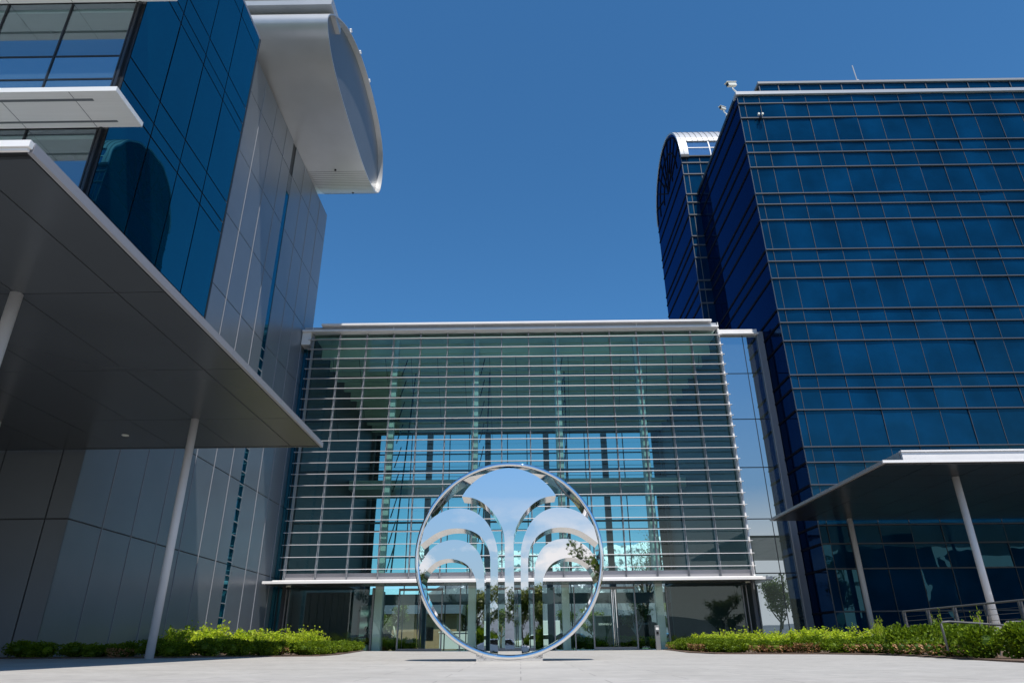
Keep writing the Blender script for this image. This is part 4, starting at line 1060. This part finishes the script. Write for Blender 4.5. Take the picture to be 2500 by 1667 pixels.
tree('leafy_tree', 5.6, 95, -.03, TA, .6, 'rounded dark green tree far behind the right doors', 'trees behind the hall', 1.5)
tree('leafy_tree', -16.2, 80, -.03, TB, .55, 'low spring-green tree before the left end of the brick house', 'trees behind the hall', .8)
tree('leafy_tree', 8.6, 84, -.03, TB, .66, 'spring-green tree rising behind the dark food truck', 'trees behind the hall', 2.6)
for i, x in enumerate([-13.5, -12.2, -10.9, -9.6, 3.6, 4.9, 6.2, 7.5, 8.8, 10.1, 11.4]):
    shrub('hedge_shrub', x, 63.5 + .3 * (i % 2), (YEW[i % 3], CORED), (1.7, 1.6), 'dark hedge shrub behind the hall rear glass, ' + ordn[i] + ' from the left', 'shrub', 'hedge shrubs behind the hall', lift=.0)

# mountains
def ridge(name, y, x0, x1, fh, mat, depth, n=160, seed=3):
    rr = random.Random(seed); ph = [rr.uniform(0, 6.28) for _ in range(12)]
    def jag(x):
        return sum(math.sin(x * .0021 * (1.9 ** k) + ph[k]) * (.55 ** k) for k in range(8))
    mb = MB(); rows_ = 9
    for j in range(rows_):
        t = j / (rows_ - 1)
        for i in range(n + 1):
            x = x0 + (x1 - x0) * i / n; H_ = fh(x) * (1 + .16 * jag(x))
            yy = y - depth * (1 - t) + 60 * math.sin(x * .013 + j * 1.3) * (1 - t)
            mb.v.append((x, yy, -2 + (H_ + 2) * t ** 1.25 + (rr.uniform(-1, 1) * .035 * H_ if 0 < j < rows_ - 1 else 0)))
    for j in range(rows_ - 1):
        for i in range(n): a = j * (n + 1) + i; mb.f.append((a, a + 1, a + n + 2, a + n + 1)); mb.m.append(0)
    # back slope
    o = len(mb.v)
    for i in range(n + 1): mb.v.append((x0 + (x1 - x0) * i / n, y + depth, -2))
    for i in range(n): a = (rows_ - 1) * (n + 1) + i; mb.f.append((a, a + 1, o + i + 1, o + i)); mb.m.append(0)
    return tag(obj(name, mb, M[mat], None, smooth=False), kind='structure')
def fh(x):
    s = x / 3000
    h_ = .10 + .035 * math.exp(-((s - .15) / .06) ** 2) + .03 * math.exp(-((s - .235) / .05) ** 2) + .012 * math.exp(-((s - .02) / .05) ** 2)
    if s < -.02: h_ -= min((-.02 - s) * .35, .06)
    return 3000 * h_
ridge('mountains', 3000, -1500, 1800, fh, 'mountain', 900, 200)
ridge('hills', -4200, -3500, 3500, lambda x: 120 + 60 * math.exp(-((x - 150) / 500) ** 2) + 40 * math.sin(x * .0017), 'hill', 900, 120, 8)

# street side behind the camera: it shows only as reflections in the ring and the glass
bh = empty('brown_office', (-11, -50, 0), 'brown brick office block across the road, mirrored in the left of the ring', 'building')
obj('wall', MB().box(-18, -7.2, -58, -46, -.7, 7.2), M['brick2'], bh)
obj('roof', MB().box(-18.3, -6.9, -58.3, -45.7, 7.2, 7.6), M['soffit'], bh)
for x in (-17, -14.2, -11.4): obj('window', MB().box(x, x + 1.8, -46.02, -45.95, 1.5, 3.2).box(x, x + 1.8, -46.02, -45.95, 4.4, 6.1), M['lens'], bh)
for (xa, xb_, hh, lab) in ((58, 72, 15, 'added dark block across the road, darkening the left glass under the right canopy'), (80, 120, 14, 'added long dark block across the road, darkening the right glass under the right canopy')):
    ob = empty('dark_reflection_block', ((xa + xb_) / 2, -55, -.55), lab, 'building', 'dark reflection blocks across the road')  # unseen dark blocks added to darken reflections under the right canopy
    obj('wall', MB().box(xa, xb_, -62, -50, -.6, hh), M['int_dark'], ob)
    obj('roof', MB().box(xa - .2, xb_ + .2, -62.2, -49.8, hh, hh + .4), M['soffit'], ob)
for i, (x, y, s, d, lab) in enumerate([(-4.6, -43, .78, TB, 'spring-green tree across the road, mirrored in the leftmost arch column'), (2.3, -44, .85, TB, 'spring-green tree across the road, mirrored in the rightmost arch column'),
                                        (9.0, -43, 1.0, TA, 'broad green tree across the road, mirrored in the lower right arch'), (-24, -48, 1.05, TA, 'broad green tree left of the brown office across the road'),
                                        (22, -47, 1.1, TA, 'broad green tree far right across the road'), (33, -40, .95, TB, 'spring-green tree at the far right across the road'), (44, -44, 1.1, TA, 'broad green tree across the road, mirrored in the pale glazed bay'), (-8.5, -40, .8, TA, 'rounded green tree in front of the brown office across the road'), (0.3, -47, .62, TA, 'small dark tree across the road, mirrored in the middle arch column'), (15, -52, .7, TC, 'thin bare tree across the road behind the broad green tree')]):
    tree('street_tree', x, y, -.6, d, s * 1.35, lab, 'trees across the road', i * 1.3)
for i, (x, s_) in enumerate([(-6.6, 3.2), (-4.9, 4.4), (-3.2, 3.4), (2.0, 3.4), (3.3, 4.6), (5.2, 3.0), (9.6, 3.8), (12.5, 3.2)]):
    shrub('verge_shrub', x, -40.5 - .8 * (i % 2), (YEW[i % 3], CORED), (s_, s_ * 1.05), 'big dark shrub on the far verge across the road, ' + ordn[i] + ' from the left', 'shrub', 'shrubs across the road', lift=-.2)
car(-1.5, -30, R(0), M['carwhite'], 'white car on the road behind the viewer, mirrored low in the ring', z=-.5)

# ------------------------------------------------------------------ sun, sky
sd = Vector((.265, -1., 2.14)).normalized()
elev = math.asin(sd.z); azi = math.atan2(sd.x, sd.y)
sun = bpy.data.lights.new('sun', 'SUN'); sun.energy = 5.0; sun.angle = R(.53); sun.color = (1, .95, .88)
so = bpy.data.objects.new('sun', sun); col.objects.link(so); so.rotation_euler = sd.to_track_quat('Z', 'Y').to_euler(); so.location = (0, 0, 60)
w = bpy.data.worlds.new('World'); scene.world = w; w.use_nodes = True; nt = w.node_tree
bg = nt.nodes['Background']; bg.inputs[1].default_value = .13
sky = nt.nodes.new('ShaderNodeTexSky'); sky.sky_type = 'NISHITA'; sky.sun_disc = False; sky.sun_elevation = elev; sky.sun_rotation = azi
sky.altitude = 1400; sky.air_density = 1.0; sky.dust_density = .25; sky.ozone_density = 3.0
hs = nt.nodes.new('ShaderNodeHueSaturation'); hs.inputs['Saturation'].default_value = 1.1; hs.inputs['Value'].default_value = 1.0
tn = nt.nodes.new('ShaderNodeMix'); tn.data_type = 'RGBA'; tn.blend_type = 'MULTIPLY'; tn.inputs[0].default_value = 1; tn.inputs[7].default_value = (.76, 1.02, 1.10, 1)
nt.links.new(sky.outputs[0], tn.inputs[6])
tc0 = nt.nodes.new('ShaderNodeTexCoord'); sx0 = nt.nodes.new('ShaderNodeSeparateXYZ'); nt.links.new(tc0.outputs['Generated'], sx0.inputs[0])
hz0 = nt.nodes.new('ShaderNodeMapRange'); hz0.interpolation_type = 'SMOOTHSTEP'; hz0.inputs[1].default_value = .02; hz0.inputs[2].default_value = .40; hz0.inputs[3].default_value = .85; hz0.inputs[4].default_value = 0
nt.links.new(sx0.outputs[2], hz0.inputs[0])
hm = nt.nodes.new('ShaderNodeMix'); hm.data_type = 'RGBA'; hm.inputs[7].default_value = (2.9, 3.5, 4.1, 1)
hb = nt.nodes.new('ShaderNodeMapRange'); hb.inputs[1].default_value = .35; hb.inputs[2].default_value = -.3; hb.inputs[3].default_value = .30; hb.inputs[4].default_value = 1
nt.links.new(sx0.outputs[1], hb.inputs[0]); hq = nt.nodes.new('ShaderNodeMath'); hq.operation = 'MULTIPLY'; nt.links.new(hz0.outputs[0], hq.inputs[0]); nt.links.new(hb.outputs[0], hq.inputs[1])
nt.links.new(hq.outputs[0], hm.inputs[0]); nt.links.new(tn.outputs[2], hm.inputs[6]); nt.links.new(hm.outputs[2], hs.inputs['Color'])
tc = nt.nodes.new('ShaderNodeTexCoord'); sx = nt.nodes.new('ShaderNodeSeparateXYZ'); nt.links.new(tc.outputs['Generated'], sx.inputs[0])
mp = nt.nodes.new('ShaderNodeMapping'); mp.inputs['Scale'].default_value = (1, 1, 2.6); nt.links.new(tc.outputs['Generated'], mp.inputs[0])
nz = nt.nodes.new('ShaderNodeTexNoise'); nz.inputs['Scale'].default_value = 5.5; nz.inputs['Detail'].default_value = 9; nz.inputs['Roughness'].default_value = .58
nt.links.new(mp.outputs[0], nz.inputs['Vector'])
cr = nt.nodes.new('ShaderNodeValToRGB'); cr.color_ramp.elements[0].position = .36; cr.color_ramp.elements[1].position = .50
bi = nt.nodes.new('ShaderNodeMath'); bi.operation = 'MULTIPLY_ADD'; bi.inputs[1].default_value = .30
nt.links.new(sx.outputs[0], bi.inputs[0]); nt.links.new(nz.outputs[0], bi.inputs[2]); nt.links.new(bi.outputs[0], cr.inputs[0])
def mr(src, a, b, c, d):
    n_ = nt.nodes.new('ShaderNodeMapRange'); n_.inputs[1].default_value = a; n_.inputs[2].default_value = b; n_.inputs[3].default_value = c; n_.inputs[4].default_value = d
    nt.links.new(src, n_.inputs[0]); return n_.outputs[0]
def mul(a, b):
    n_ = nt.nodes.new('ShaderNodeMath'); n_.operation = 'MULTIPLY'; nt.links.new(a, n_.inputs[0]); nt.links.new(b, n_.inputs[1]); return n_.outputs[0]
behind = mr(sx.outputs[1], -.05, -.4, 0, 1); low = mr(sx.outputs[2], .20, .12, 0, 1)
fac = mul(mul(cr.outputs[0], behind), low)
mx = nt.nodes.new('ShaderNodeMix'); mx.data_type = 'RGBA'; nt.links.new(fac, mx.inputs[0]); nt.links.new(hs.outputs[0], mx.inputs[6]); mx.inputs[7].default_value = (6.6, 6.5, 6.6, 1)
nt.links.new(mx.outputs[2], bg.inputs[0])

# ------------------------------------------------------------------ camera
cam = bpy.data.cameras.new('camera'); cam.sensor_width = 36; cam.sensor_fit = 'HORIZONTAL'; cam.lens = 1650.61361 * 36 / 2500; cam.clip_start = .05; cam.clip_end = 12000
yaw, pitch, roll = -7.76376386e-03, .425573317, -8.67772886e-03
cyw, syw = math.cos(yaw), math.sin(yaw); cp, sp_ = math.cos(pitch), math.sin(pitch); crl, srl = math.cos(roll), math.sin(roll)
fwd = Vector((syw * cp, cyw * cp, sp_)); rt_ = Vector((cyw, -syw, 0)); upv = rt_.cross(fwd)
r2 = crl * rt_ + srl * upv; u2 = -srl * rt_ + crl * upv
mat = Matrix((r2, u2, -fwd)).transposed().to_4x4(); mat.translation = (0, 0, .135)
cob = bpy.data.objects.new('camera', cam); col.objects.link(cob); cob.matrix_world = mat; scene.camera = cob
scene.view_settings.view_transform = 'Standard'; scene.view_settings.look = 'None'; scene.view_settings.gamma = 1; scene.view_settings.exposure = .18
scene.cycles.use_denoising = True; scene.cycles.max_bounces = 8; scene.cycles.transparent_max_bounces = 20
scene.cycles.sample_clamp_indirect = 6
